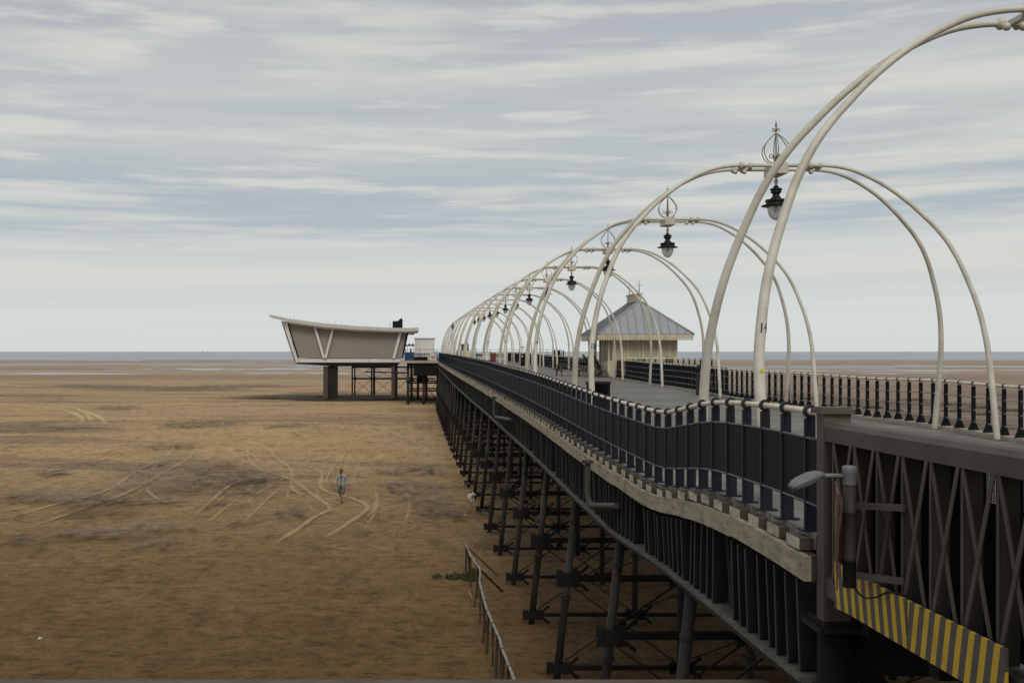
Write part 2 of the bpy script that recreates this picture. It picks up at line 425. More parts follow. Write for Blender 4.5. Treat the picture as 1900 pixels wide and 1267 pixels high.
def strip_water(x0, x1, y0, y1, seed, n=90):
    rnd = random.Random(seed); mb = MB(); vs = []; fs = []
    ph = [rnd.uniform(0, 6) for _ in range(4)]
    za, zb = gp(0, y1).y, gp(0, y0).y           # near and far edge depths
    xa, xb = (x0 - VX) * za / F, (x1 - VX) * za / F
    for i in range(n + 1):
        t = i / n; x = xa + (xb - xa) * t
        w = min(1, 5 * t, 5 * (1 - t)) ** .6
        mid = (za + zb) / 2 + (zb - za) * .22 * math.sin(t * 9 + ph[0])
        hw = (zb - za) / 2 * w * (.72 + .28 * math.sin(t * 17 + ph[1]) + .2 * math.sin(t * 41 + ph[2])) + .05
        vs += [(x, mid - hw, .02 + .006 * seed), (x, mid + hw, .02 + .006 * seed)]
    for i in range(n): fs.append((2 * i, 2 * i + 2, 2 * i + 3, 2 * i + 1))
    tag(mb.add(vs, fs).build('water_channel', M['wet'] if seed in (1, 2, 7, 10) else M['pool']), kind='structure')
for a in ((-900, 470, 674, 681.5, 1), (250, 900, 675.5, 681, 2), (270, 640, 683.6, 686.2, 3), (-700, 300, 692.6, 695.3, 4), (180, 320, 685, 686.2, 5),
          (420, 780, 692.0, 694, 6), (1150, 2300, 677.5, 684.5, 7), (1390, 2100, 687.2, 689.2, 8), (1640, 2100, 680.3, 681.6, 13), (1560, 1840, 692.5, 694, 9), (1000, 1500, 680, 684, 10), (150, 260, 668.9, 670, 11), (420, 560, 670.5, 671.6, 12)):
    strip_water(*a)

# tyre tracks and damp shingle lying on the sand (thin sheets)
def smooth_path(pts, n=10):
    out = []
    for i in range(len(pts) - 1):
        p0 = pts[max(i - 1, 0)]; p1 = pts[i]; p2 = pts[i + 1]; p3 = pts[min(i + 2, len(pts) - 1)]
        for k in range(n):
            t = k / n
            out.append(.5 * ((2 * p1) + (p2 - p0) * t + (2 * p0 - 5 * p1 + 4 * p2 - p3) * t * t + (3 * p1 - p0 - 3 * p2 + p3) * t ** 3))
    out.append(pts[-1]); return out
def faded(name, mb, fade, mat):
    o = mb.build(name, mat); a = o.data.attributes.new('fade', 'FLOAT', 'POINT')
    a.data.foreach_set('value', fade); o.visible_shadow = True
    return tag(o, kind='structure')
zlev = [.012]
def track(px, w=.42, peak=1.0, mat=None, off=0.0):
    zlev[0] += .002
    pts = smooth_path([gp(*p) + Vector((off, 0, 0)) for p in px], 12); mb = MB(); vs = []; fd = []; fs = []; n = len(pts)
    for i, p in enumerate(pts):
        d = (pts[min(i + 1, n - 1)] - pts[max(i - 1, 0)]); d.z = 0; d.normalize(); s = Vector((-d.y, d.x, 0))
        e = min(1, i / 10, (n - 1 - i) / 10)
        ww = w * (1 + .18 * math.sin(i * .7))
        for k, fv in ((-1, 0), (-.35, 1), (.35, 1), (1, 0)):
            vs.append(p + s * ww * k + Vector((0, 0, zlev[0]))); fd.append(fv * e * peak)
    for i in range(n - 1):
        for k in range(3): fs.append((i * 4 + k, i * 4 + k + 1, (i + 1) * 4 + k + 1, (i + 1) * 4 + k))
    mb.add(vs, fs); faded('tyre_track', mb, fd, mat or M['track'])
c2 = lambda L: [(x / 2.209, 740 + y / 2.209) for x, y in L]
TR_ = [
    [(1030, 175), (1015, 235), (1060, 290), (1180, 330), (1300, 410), (1350, 455), (1290, 490), (1190, 560), (1100, 610)],
    [(1120, 180), (1120, 235), (1190, 290), (1200, 375), (1290, 410)],
    [(1180, 270), (1310, 300), (1320, 375), (1450, 415), (1505, 455), (1420, 520), (1290, 605)],
    [(1500, 110), (1530, 140), (1610, 175)], [(1575, 110), (1600, 140), (1690, 178)],
    [(820, 175), (780, 240), (700, 290), (540, 380), (300, 470), (60, 550)],
    [(735, 180), (680, 240), (560, 300), (440, 380), (220, 440), (0, 500)],
    [(1100, 300), (960, 350), (860, 430), (780, 500)],
    [(560, 210), (400, 255), (200, 270), (0, 300)],
    [(190, 30), (320, 70), (335, 125)], [(250, 25), (350, 60), (375, 125)], [(270, 25), (400, 75), (440, 120)],
    [(480, 130), (600, 200), (620, 240)], [(820, 115), (825, 160), (800, 215)], [(950, 180), (1040, 240), (1070, 300)],
    [(600, 350), (620, 400), (740, 460)], [(1530, 400), (1540, 450), (1480, 520)], [(1260, 180), (1270, 240), (1240, 300)],
    [(1450, 170), (1400, 250), (1380, 330)], [(830, 60), (850, 80), (880, 120)]]
TF_ = [[(300, 60), (420, 110), (520, 160), (590, 215)], [(0, 290), (150, 265), (330, 235), (480, 205), (640, 160), (760, 155)], [(640, 240), (520, 330), (420, 400), (300, 440), (150, 500)],
       [(700, 190), (650, 260), (600, 330), (610, 400)], [(860, 170), (820, 190), (720, 180), (600, 165)], [(1000, 160), (1080, 175), (1200, 165), (1330, 150), (1480, 130)],
       [(1350, 60), (1440, 85), (1500, 105), (1580, 108), (1680, 95)], [(1260, 60), (1380, 90), (1480, 110)], [(1200, 330), (1180, 400), (1260, 430), (1290, 480)], [(1500, 300), (1545, 400), (1530, 480), (1470, 560)],
       [(1080, 330), (1000, 390), (900, 470), (820, 540)], [(1150, 270), (1050, 330), (920, 400), (840, 470)], [(400, 330), (300, 380), (120, 440), (0, 470)], [(1400, 160), (1380, 260), (1340, 330), (1360, 390)], [(1300, 590), (1400, 620), (1460, 610)], [(1200, 560), (1210, 600)], [(650, 90), (760, 100), (850, 95)]]
for i, t in enumerate(TF_): track(c2(t), .12, .75), track(c2(t), .12, .7, None, 1.55)
M['lane'] = overlay_mat('dry_sand_lane', (.80, .62, .39), (.68, .51, .31), .95, .6, .2, .9, .6, 1.0, .3)
for i, t in enumerate(TR_): track(c2(t), .18 if i not in (9, 10, 11) else .5, .95 if i < 8 or i in (9, 10, 11) else .8, M['lane'] if i in (9, 10, 11) else None)
def patch(name, x, y, wpx, hpx, mat, seed):
    zlev[0] += .004; rnd = random.Random(seed)
    c = gp(x, y); rx = abs(gp(x + wpx / 2, y).x - c.x); ry = abs(gp(x, y - hpx / 2).y - gp(x, y + hpx / 2).y) / 2
    mb = MB(); vs = [c + Vector((0, 0, zlev[0]))]; fd = [1.0]; fs = []; n = 30
    ph = [rnd.uniform(0, 6) for _ in range(3)]
    for ring_, fv in ((.5, .95), (.8, .55), (1.15, 0)):
        for k in range(n):
            a = 2 * math.pi * k / n; q = 1 + .22 * math.sin(2 * a + ph[0]) + .16 * math.sin(5 * a + ph[1])
            vs.append(c + Vector((math.cos(a) * rx * ring_ * q, math.sin(a) * ry * ring_ * q, zlev[0]))); fd.append(fv)
    for k in range(n): fs.append((0, 1 + k, 1 + (k + 1) % n))
    for r_ in range(2):
        for k in range(n): fs.append((1 + r_ * n + k, 1 + r_ * n + (k + 1) % n, 1 + (r_ + 1) * n + (k + 1) % n, 1 + (r_ + 1) * n + k))
    mb.add(vs, fs); faded(name, mb, fd, mat)
P_ = [(830, 105, 520, 34, 's'), (100, 105, 260, 26, 's'), (1200, 110, 260, 16, 's'), (1690, 300, 290, 60, 's'), (1700, 370, 330, 60, 's'), (1800, 470, 260, 60, 's'),
      (1190, 475, 210, 70, 's'), (790, 345, 190, 40, 's'), (1080, 350, 200, 70, 's'), (960, 395, 240, 40, 's'), (90, 410, 260, 50, 's'), (310, 415, 200, 45, 's'), (500, 425, 220, 40, 's'), (700, 430, 180, 40, 's'),
      (360, 560, 320, 60, 's'), (640, 605, 260, 50, 's'), (100, 590, 240, 60, 's'), (210, 310, 240, 30, 's'), (680, 200, 260, 40, 'd'), (1000, 330, 330, 60, 'd'), (880, 440, 150, 40, 'd'),
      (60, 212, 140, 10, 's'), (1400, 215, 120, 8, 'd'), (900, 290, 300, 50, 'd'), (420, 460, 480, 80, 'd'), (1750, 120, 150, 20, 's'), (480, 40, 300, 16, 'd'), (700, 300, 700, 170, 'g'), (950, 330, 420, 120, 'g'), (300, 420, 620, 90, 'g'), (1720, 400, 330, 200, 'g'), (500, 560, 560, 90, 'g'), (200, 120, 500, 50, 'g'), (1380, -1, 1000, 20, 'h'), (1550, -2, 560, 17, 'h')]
M['grey'] = overlay_mat('damp_grey_sand', (.30, .235, .19), (.18, .135, .105), .9, .9, .35, 1.1, .75, 2.4, .8)
M['pavilion_shade'] = overlay_mat('wet_pavilion_shade', (.035, .026, .02), (.06, .045, .032), .6, .6, .1, .7, .92, .9, .2)  # dark strip paints the pavilion's shadow over wet sand
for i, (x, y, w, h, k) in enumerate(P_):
    patch('shingle_patch' if k == 's' else 'damp_and_shade_patch', x / 2.209, 740 + y / 2.209, w / 2.209, h / 2.209, {'s': M['shingle'], 'd': M['scar'], 'h': M['pavilion_shade'], 'g': M['grey']}[k], i)
for i, (x, y, w, h) in enumerate(((300, 722, 300, 13), (180, 717, 240, 8), (430, 718, 260, 10), (60, 735, 220, 9), (900, 905, 120, 26), (880, 960, 130, 30), (700, 1097, 140, 6), (920, 1010, 110, 26))):
    patch('shingle_patch', x, y, w, h, M['shingle'], 60 + i)

# ------------------------------------------------------------------ sea wall in the foreground
m_sw = weathered('seawall_concrete', (.13, .108, .082), (.07, .055, .04), (.055, .037, .024), .9, 2.2, .7, .62, .4, streak=False)
sw = thing('sea_wall', (-20, 11.4, 0), 'grey stained concrete sea wall top running along the bottom edge of the beach', 'wall')
mb = MB(); mb.span(-60, 3.80, 10.6, 11.42, 3.60, 3.93); mb.build('coping', m_sw, sw)
mb = MB(); mb.span(-60, 3.74, 10.7, 11.3, 0, 3.60); mb.build('wall_face', m_sw, sw)
sheet('promenade', -60, 3.74, -40, 10.55, 3.72, m_sw)

# ------------------------------------------------------------------ pier
pier = thing('pier', (8.6, 80, 0), 'long wooden decked seaside pier on dark iron piles over the sand', 'pier')
ys = frange(Y0, Y1, .5)
mb = MB(); vs = []; fs = []
for y in ys:
    for x, dz in ((XL(y) - .02, 0), (XL(y) + 3, 0), (XR - 3, 0), (XR + .12, 0), (XR + .12, -.14), (XL(y) - .02, -.14)):
        z = zdeck(x, y) + dz; vs.append((x, y, z))
for i in range(len(ys) - 1):
    for k in range(6): fs.append((i * 6 + k, i * 6 + (k + 1) % 6, (i + 1) * 6 + (k + 1) % 6, (i + 1) * 6 + k))
fs += [(0, 1, 2, 3, 4, 5), tuple((len(ys) - 1) * 6 + k for k in range(6))]
mb.add(vs, fs).build('deck', M['plank'], pier)
def runner(name, mat, xa, xb, za, zb, step=.5, y0=Y0, y1=Y1, side='L', jit=0.0):
    """beam following the sagging edge: xa/xb offsets from the rail line, za/zb functions or offsets from the deck"""
    mb = MB(); vs = []; fs = []; yy = frange(y0, y1, step); rnd = random.Random(5)
    for y in yy:
        bx = XL(y) if side == 'L' else XR; bz = zL(y) if side == 'L' else zR(y)
        j = rnd.uniform(-jit, jit)
        A = za(y) if callable(za) else za; B = zb(y) if callable(zb) else zb
        vs += [(bx + xa, y, bz + A + j), (bx + xb, y, bz + A + j), (bx + xb, y, bz + B + j), (bx + xa, y, bz + B + j)]
    for i in range(len(yy) - 1):
        for k in range(4): fs.append((i * 4 + k, i * 4 + (k + 1) % 4, (i + 1) * 4 + (k + 1) % 4, (i + 1) * 4 + k))
    n = (len(yy) - 1) * 4; fs += [(0, 1, 2, 3), (n, n + 1, n + 2, n + 3)]
    return mb.add(vs, fs).build(name, mat, pier)
FN = [9.0] + [14.56 + 4.92 * k for k in range(28)]
gd0 = lambda y: -1.24 if y < 60 else -1.24 + .34 * min(1, (y - 60) / 85)
def gd(y):
    f = lambda q: zL(q) + gd0(q)
    for a, b in zip(FN, FN[1:]):
        if a <= y <= b: t = (y - a) / (b - a); return f(a) * (1 - t) + f(b) * t - zL(y)
    return gd0(y)
fb = [9.62] + [12.1 + 2.46 * k for k in range(55)]
rnd = random.Random(8)
for a, b in zip(fb, fb[1:]):
    j0, j1 = rnd.uniform(-.012, .012), rnd.uniform(-.012, .012); q0, q1 = rnd.uniform(-.006, .006), rnd.uniform(-.006, .006)
    P = []
    for dz in (-.39, -.165):
        P += [Vector((XL(a) - .17 + q0, a + .004, zL(a) + dz + j0)), Vector((XL(a) - .11, a + .004, zL(a) + dz + j0))]
        m_ = (a + b) / 2
        P += [Vector((XL(b) - .11, b - .004, zL(b) + dz + j1)), Vector((XL(b) - .17 + q1, b - .004, zL(b) + dz + j1))]
    k = MB(); n4 = 4; vs = []; fs = []
    for i_ in range(n4 + 1):
        t_ = i_ / n4; y_ = a + .004 + (b - a - .008) * t_; jj = j0 * (1 - t_) + j1 * t_; qq = q0 * (1 - t_) + q1 * t_
        zc_ = zL(y_) * .75 + (zL(a) * (1 - t_) + zL(b) * t_) * .25 + jj
        vs += [(XL(y_) - .17 + qq, y_, zc_ - .385), (XL(y_) - .11, y_, zc_ - .385), (XL(y_) - .11, y_, zc_ - .165), (XL(y_) - .17 + qq, y_, zc_ - .165)]
    for i_ in range(n4):
        for q_ in range(4): fs.append((i_ * 4 + q_, i_ * 4 + (q_ + 1) % 4, (i_ + 1) * 4 + (q_ + 1) % 4, (i_ + 1) * 4 + q_))
    fs += [(0, 1, 2, 3), (16, 17, 18, 19)]
    k.add(vs, fs).build('fascia_board', M['fascia'], pier)
runner('fascia_ledge', M['sleeper_dark'], -.107, -.03, -.40, -.168, .5, 9.64)
runner('bottom_flange', M['ledge'], -.175, .30, lambda y: gd(y) - .05, gd, .5)
runner('flange_lip', M['iron'], -.185, -.16, lambda y: gd(y) - .09, lambda y: gd(y) - .052, .5)
runner('girder_web', M['dark_iron'], .26, .29, lambda y: gd(y) + .004, -.404, .5)
runner('kerb', M['kerb'], -.16, .14, .004, .10, .9, 12, 147, 'R', jit=.012)
runner('fascia_beam', M['fascia'], .16, .22, -.42, -.16, 1, side='R')
runner('girder_web', M['dark_iron'], .02, .05, -1.2, -.42, 1, side='R')
runner('bottom_flange', M['ledge'], -.1, .2, -1.25, -1.2, 1, side='R')
# the near and the far half of the stiffener plates stand on the bottom flange
rnd = random.Random(3); y = 9.9; i = 0; nst = 0
m_stiff = weathered('stiffener_paint', (.019, .020, .024), (.036, .033, .030), (.06, .035, .02), .5, 2, .7, .62, .25)
m_edge = weathered('stiffener_edge', (.075, .068, .056), (.035, .032, .03), (.06, .035, .02), .6, 4, .7, .58, .2)
rest = MB(); rest_e = MB()
while y < 147:
    bx, bz = XL(y), zL(y); i += 1; far_ = nst >= 98
    t = rest if far_ else MB(); e_ = rest_e if far_ else MB()
    g_ = bz + gd(y)
    if i % 16 in (9, 10):            # open bay with thin lattice bars
        a = Vector((bx + .02, y + .02, g_ + .002)); b = Vector((bx + .02, y + .24, bz - .43)); mid = (a + b) / 2
        t.bar(a, b, .025, .02)
        if not far_: t.build('lattice_bar', m_edge, pier); t = MB()
        a.y, b.y = b.y, a.y; t.bar(a + Vector((.03, 0, 0)), b + Vector((.03, 0, 0)), .025, .02)
        if not far_: t.build('lattice_bar', m_edge, pier)
    else:
        wb = .385 + rnd.uniform(-.03, .015); wt = wb * (1.06 if i % 16 < 9 else .94); x1 = bx + .258; sk = rnd.uniform(.0, .05)
        t.hexa([Vector((x1 - wb, y, g_ + .002)), Vector((x1, y + .05, g_ + .002)), Vector((x1, y + .07, g_ + .002)), Vector((x1 - wb, y + .02, g_ + .002)),
                Vector((x1 - wt, y + sk, bz - .43)), Vector((x1, y + .05, bz - .43)), Vector((x1, y + .07, bz - .43)), Vector((x1 - wt, y + sk + .02, bz - .43))])
        nst += 1
        e_.bar(Vector((x1 - wb - .006, y + .012, g_ + .004)), Vector((x1 - wt - .006, y + sk + .012, bz - .435)), .010, .024, (0, 1, 0))
        if not far_: p_ = t.build('stiffener', m_stiff, pier); e_.build('edge_angle', m_edge, p_)
    y += .31 if y < 70 else .62
tag(rest.build('stiffener', m_stiff, pier), kind='stuff'); tag(rest_e.build('edge_angle', m_edge, pier), kind='stuff')
# upright posts of the girder above every bent
for y in FN[1:13]:
    bx, bz = XL(y), zL(y); MB().span(bx - .12, bx + .25, y - .05, y - .02, bz + gd(y) + .003, bz - .41).build('girder_post', m_edge if 0 else M['iron'], pier)

# sleepers under the left railing
PS = .68
post_y = []; y = 9.98
while y < 147: post_y.append(y); y += PS
rest = MB()
for i, y in enumerate(post_y):
    bx, bz = XL(y), zL(y); j = random.uniform(-.02, .02)
    t = MB() if i < 100 else rest
    t.box((bx + .12 + j, y + .02, bz - .105 + random.uniform(-.008, .008)), (.50, .36, .105), random.uniform(-.02, .02))
    if i < 100: t.build('sleeper', M['sleeper'], pier)
tag(rest.build('sleeper', M['sleeper'], pier), kind='stuff')

# pile bents
bents = [24.4 + 4.92 * k for k in range(-2, 25)]
pm_cache = {}
count = 0; rest_piles = MB()
for bi, y in enumerate(bents):
    zt = zL(y) + gd(y) - .13; x0 = XL(y)
    cols_ = [(x0 - .47, x0 - .02), (6.2, 6.2), (11.0, 11.0), (13.75, 13.4)]
    lvlU, lvlL = 2.27, .25
    pos = lambda c, z: Vector((c[0] + (c[1] - c[0]) * z / zt, y, z))
    for ci, c in enumerate(cols_):
        r = .086
        if count < 100:
            p = MB().tube([pos(c, -.3), pos(c, zt)], [r * 1.02, r], 12).build('pile', M['pile'], pier); count += 1
            q = pos(c, 1.86)
            MB().lathe([(r, -.05), (r * 1.5, -.045), (r * 1.5, -.01), (r * 1.3, .0), (r * 1.5, .012), (r * 1.5, .045), (r, .05)], 12, q, False).build('collar', M['pile'], p)
            MB().lathe([(r, -.04), (r * 1.2, -.035), (r * 1.2, .035), (r, .04)], 12, pos(c, 3.55 if zt > 3.8 else 3.2), False).build('collar', M['pile'], p)
            for lv, hh in ((lvlU, .38), (lvlL, .26)):
                b2 = MB(); q = pos(c, lv)
                b2.box(q + Vector((-.19, 0, 0)), (.13, .12, hh)); b2.box(q + Vector((.18, 0, 0)), (.16, .12, hh))
                b2.box(q, (.24, .24, hh * .7))
                for sg in (1, -1):
                    b2.bar(q + Vector((.27, 0, sg * hh * .3)), q + Vector((.46, 0, sg * (hh * .3 + .16))), .05, .07)
                b2.build('bracket', M['iron'], p)
        else:
            rest_piles.tube([pos(c, -.3), pos(c, zt)], r, 8)
            rest_piles.box(pos(c, lvlU), (.6, .2, .4))
    P = lambda i, z: pos(cols_[i], z)
    for lv, hh in ((lvlU, .13), (lvlL, .09)):
        a, b = P(0, lv), P(3, lv)
        MB().bar(a + Vector((.25, 0, 0)), b - Vector((.25, 0, 0)), .12, hh).build('cross_beam', M['iron'], pier)
    rod = MB()
    for i in range(3):
        for (za, zb) in ((lvlL + .15, lvlU - .2), (lvlU + .2, zt)):
            rod.tube([P(i, za) + Vector((.15, .05, 0)), P(i + 1, zb) + Vector((-.15, .05, 0))], .017, 6)
            rod.tube([P(i, zb) + Vector((.15, -.05, 0)), P(i + 1, za) + Vector((-.15, -.05, 0))], .017, 6)
        mid = (P(i, (lvlL + lvlU) / 2) + P(i + 1, (lvlL + lvlU) / 2)) / 2
        rod.lathe([(.10, -.02), (.10, .02)], 10, mid, False, 'Y')
    rod.build('tie_rods', M['iron'], pier)
    cg = MB(); xa_, xb_ = x0 + .32, XR
    cg.hexa([Vector((xa_, y - .12, zL(y) + gd(y) + .02)), Vector((xb_, y - .12, zR(y) - 1.15)), Vector((xb_, y + .12, zR(y) - 1.15)), Vector((xa_, y + .12, zL(y) + gd(y) + .02)),
             Vector((xa_, y - .12, zL(y) - .2)), Vector((xb_, y - .12, zR(y) - .2)), Vector((xb_, y + .12, zR(y) - .2)), Vector((xa_, y + .12, zL(y) - .2))])
    cg.build('cross_girder', M['dark_iron'], pier)
tag(rest_piles.build('pile', M['pile'], pier), kind='stuff')
for gx in (6.2, 8.6, 11.0):
    mb = MB(); vs = []; fs = []; yy = frange(Y0, Y1, 4)
    for y in yy:
        z = zdeck(gx, y); vs += [(gx - .1, y, z - .95), (gx + .1, y, z - .95), (gx + .1, y, z - .16), (gx - .1, y, z - .16)]
    for i in range(len(yy) - 1):
        for k in range(4): fs.append((i * 4 + k, i * 4 + (k + 1) % 4, (i + 1) * 4 + (k + 1) % 4, (i + 1) * 4 + k))
    mb.add(vs, fs).build('inner_girder', M['dark_iron'], pier)
# landward end bent of the pier: heavy columns, cap plates and crossed struts
cap = MB(); ye = 9.62
for cx in (3.84, 7.0, 10.2, 13.2):
    p = MB().lathe([(.17, .02), (.17, 4.93)], 20, (cx, ye, 0)).build('end_column', M['dark_iron'], pier)
    k = MB(); k.box((cx, ye, 4.965), (.48, .46, .05)); k.box((cx, ye, 5.015), (.38, .38, .045)); k.build('cap_plate', M['iron'], p)
for a, b in ((3.9, 7.0), (7.0, 10.2), (10.2, 13.2)):
    k = MB(); k.bar((a + .2, ye + .3, 4.6), (b - .2, ye + .3, 1.2), .08, .2); k.bar((a + .2, ye + .4, 1.2), (b - .2, ye + .4, 4.6), .08, .2)
    k.build('end_brace', M['dark_iron'], pier)
MB().span(4.05, 13.3, 9.80, 10.0, 4.45, 5.55).build('end_girder', M['dark_iron'], pier)

# drain pipes on the left face of the pier
M['drain'] = weathered('drain_grey', (.075, .075, .075), (.045, .042, .04), None, .5, 4, .6, spec=.15)
def drain(pts, r, label):
    t = thing('drain_pipe', pts[0], label, 'drain pipe', 'drain pipes on the left face of the pier')
    MB().tube(smooth_path(pts, 6), r, 10).build('pipe', M['drain'], t)
    MB().lathe([(r * 1.9, -.02), (r * 1.9, .03)], 10, pts[0], False).build('flange', M['pile'], t)
y = 20.7; x = 3.47
drain([Vector((x, y, zL(y) - .12)), Vector((x, y, zL(y) - .5)), Vector((x, y, zL(y) - .74)), Vector((x + .02, y - .05, zL(y) - .86)), Vector((x + .07, y - .2, zL(y) - .92)), Vector((x + .14, y - .6, zL(y) - .87)), Vector((x + .24, y - 1.7, zL(y) - .72))], .058, 'grey bent drain pipe on pier side nearest the camera')
y = 42.8; x = 3.46
drain([Vector((x, y, zL(y) - .15)), Vector((x, y, zL(y) - .5)), Vector((x, y, zL(y) - .75)), Vector((x + .02, y - .1, zL(y) - .86)), Vector((x + .08, y - .5, zL(y) - .90)), Vector((x + .22, y - 5.0, zL(y) - .72))], .055, 'grey bent drain pipe on pier side, the smaller one farther along')

# ------------------------------------------------------------------ left railing
RH = 1.10
lrail = thing('railing', (XL(60), 60, zL(60)), 'navy railing with solid ribbed panels and cream handrail along left pier edge', 'railing')
pmb = MB()
pmb.box((-.038, 0, .52), (.022, .034, 1.04))                 # outer flange
pmb.box((.012, 0, .535), (.078, .018, 1.03))                 # web
pmb.box((.022, 0, .13), (.098, .05, .26))
pmb.box((.01, 0, .01), (.21, .13, .02))
pmb.ring((0, 0, RH), .062, .034, .036, 18)
post_me = pmb.mesh('post'); post_me.materials.append(M['navy'])
def simple_post():
    k = MB(); k.box((-.038, 0, .52), (.022, .034, 1.04)); k.box((.012, 0, .535), (.078, .018, 1.03)); k.ring((0, 0, RH), .062, .034, .036, 8); return k
rest = MB(); sp = simple_post(); restp = MB()
top_pts = []; m1 = []; m2 = []
ypan = [9.4] + post_y
for i, y in enumerate(post_y):
    b = Vector((XL(y), y, zL(y)))
    if i < 100: place('post', post_me, lrail, b)
    else: rest.add([p + b for p in sp.v], sp.f)
    top_pts.append(b + Vector((0, 0, RH))); m1.append(b + Vector((-.034, 0, .86))); m2.append(b + Vector((-.034, 0, .265)))
tag(rest.build('post', M['navy'], lrail), kind='stuff')
def ext(L):
    return [L[0] + (L[0] - L[1]) * .55] + L
MB().tube(ext(top_pts), .030, 10).build('handrail', M['rail'], lrail)
pale = weathered('panel_rail_paint', (.10, .10, .105), (.16, .145, .12), (.06, .035, .02), .5, 5, .6, .66)
MB().tube(ext(m1), .013, 6).build('mid_rail', pale, lrail)
MB().tube(ext(m2), .013, 6).build('bottom_rail', pale, lrail)
E1, E2 = ext(m1), ext(m2)
for i in range(len(E1) - 1):
    a0, a1, b0, b1 = E2[i], E2[i + 1], E1[i], E1[i + 1]
    t = MB() if i < 100 else restp
    dx = Vector((.005, 0, 0)); g = Vector((0, .018, 0)); o = Vector((.006, 0, 0))
    t.hexa([a0 - dx + g + o, a0 + dx + g + o, a1 + dx - g + o, a1 - dx - g + o, b0 - dx + g + o, b0 + dx + g + o, b1 + dx - g + o, b1 - dx - g + o])
    if i < 100: t.build('infill_panel', M['panel'], lrail)
tag(restp.build('infill_panel', M['panel'], lrail), kind='stuff')

# ------------------------------------------------------------------ right railings
M['navy_dark'] = weathered('dark_navy', (.010, .012, .019), (.02, .02, .024), (.04, .02, .012), .5, 4, .6, .74, .08, .1)
rp = MB()
rp.box((0, 0, .53), (.092, .03, 1.02)); rp.ring((0, 0, RH), .05, .03, .036, 14)
rp.add([(-.13, -.02, 0), (.13, -.02, 0), (.045, -.02, .2), (-.045, -.02, .2), (-.13, .02, 0), (.13, .02, 0), (.045, .02, .2), (-.045, .02, .2)],
       [(0, 1, 2, 3), (7, 6, 5, 4), (0, 4, 5, 1), (1, 5, 6, 2), (2, 6, 7, 3), (3, 7, 4, 0)])
rpost = rp.mesh('post'); rpost.materials.append(M['navy_dark'])
def right_rail(ylist, label):
    t = thing('railing', (XR, ylist[0], zR(ylist[0])), label, 'railing', 'open barred railings along the right pier edge')
    lines = {h: [] for h in (RH, .78, .48, .2)}
    for y in ylist:
        b = Vector((XR, y, zR(y) + .095)); place('post', rpost, t, b)
        for h in lines: lines[h].append(b + Vector((0, 0, h)))
    for h, L in lines.items():
        MB().tube(L, .034 if h == RH else .014, 8).build('handrail' if h == RH else 'bar', M['rail'] if h == RH else M['barpaint'], t)
M['barpaint'] = weathered('bar_paint', (.30, .30, .31), (.40, .37, .32), None, .5, 5, .6)
right_rail([20.2 + .65 * k for k in range(75)], 'open black barred railing along right pier edge, in front of the shelter')
right_rail([78 + .7 * k for k in range(98)], 'open black barred railing along right pier edge, beyond the shelter')

t = thing('railing', (13.95, 50.2, zR(50)), 'second black barred railing just outside the main one before the shelter', 'railing')
LL = {h: [] for h in (RH, .78, .48, .2)}
for k_ in range(31):
    b = Vector((13.95, 47.2 + .68 * k_, zR(47.2 + .68 * k_) + .07)); place('post', rpost, t, b)
    for h in LL: LL[h].append(b + Vector((0, 0, h)))
for h, L in LL.items(): MB().tube(L, .03 if h == RH else .014, 8).build('handrail' if h == RH else 'bar', M['black'] if h == RH else M['barpaint'], t)
MB().span(13.45, 14.2, 46.9, 68.55, zR(58) - .35, zR(58) - .06).build('ledge', M['dark_iron'], t)

# ------------------------------------------------------------------ lamp arches
AZ = [13.75, 25.3, 35.8, 46.4, 56.6, 66.7, 76.2, 85.8, 95.2, 104.6, 114, 123.5, 133, 142]
prof = [(0, 0), (.9, 0), (1.25, .02), (1.6, .09), (1.95, .23), (2.3, .42), (2.65, .66), (2.98, .94), (3.24, 1.2), (3.5, 1.48), (3.74, 1.81), (3.94, 2.19), (4.10, 2.6), (4.25, 3.05), (4.36, 3.5), (4.43, 3.95), (4.47, 4.4), (4.48, 5.0)]
ORD = ['', 'second', 'third', 'fourth', 'fifth', 'sixth', 'seventh', 'eighth', 'ninth', 'tenth', 'eleventh', 'twelfth', 'thirteenth', 'last']
def text_mesh(s, size):
    cu = bpy.data.curves.new('num', 'FONT'); cu.body = s; cu.size = size; cu.align_x = 'CENTER'; cu.align_y = 'CENTER'; cu.offset = .004
    o = bpy.data.objects.new('num', cu); col.objects.link(o)
    dg = bpy.context.evaluated_depsgraph_get(); me = bpy.data.meshes.new_from_object(o.evaluated_get(dg))
    bpy.data.objects.remove(o); return me
def hoop_pts(ai, sgn):
    Y = AZ[ai]; zt = H + 4.22 + .0035 * Y
    Xa = XL(Y) + .27; Xb = XR - .27 if Y > 20 else XR - .27
    cx = 8.66 + (Xa - 4.12) / 2; kk = (Xb - Xa) / 9.0
    pts = []
    for side in (-1, 1):
        hw = abs((Xa if side < 0 else Xb) - cx); kf = hw / 4.48; k = lambda dr: kk + (kf - kk) * min(1, max(0, (dr - 1.6) / 2.8))
        yf = Y + sgn * 1.42; zf = (zL(yf) if side < 0 else zR(yf))
        Htot = zt - zf
        L = [(d, dr) for d, dr in prof if dr < Htot - .6] + [(4.48, Htot - .3), (4.48, Htot - .0)]
        P = [Vector((cx + side * d * k(dr), Y + sgn * (.30 + 1.12 * dr / Htot), zt - dr)) for d, dr in L]
        pts.append(P)
    return pts[0][::-1] + pts[1][1:], cx, zt
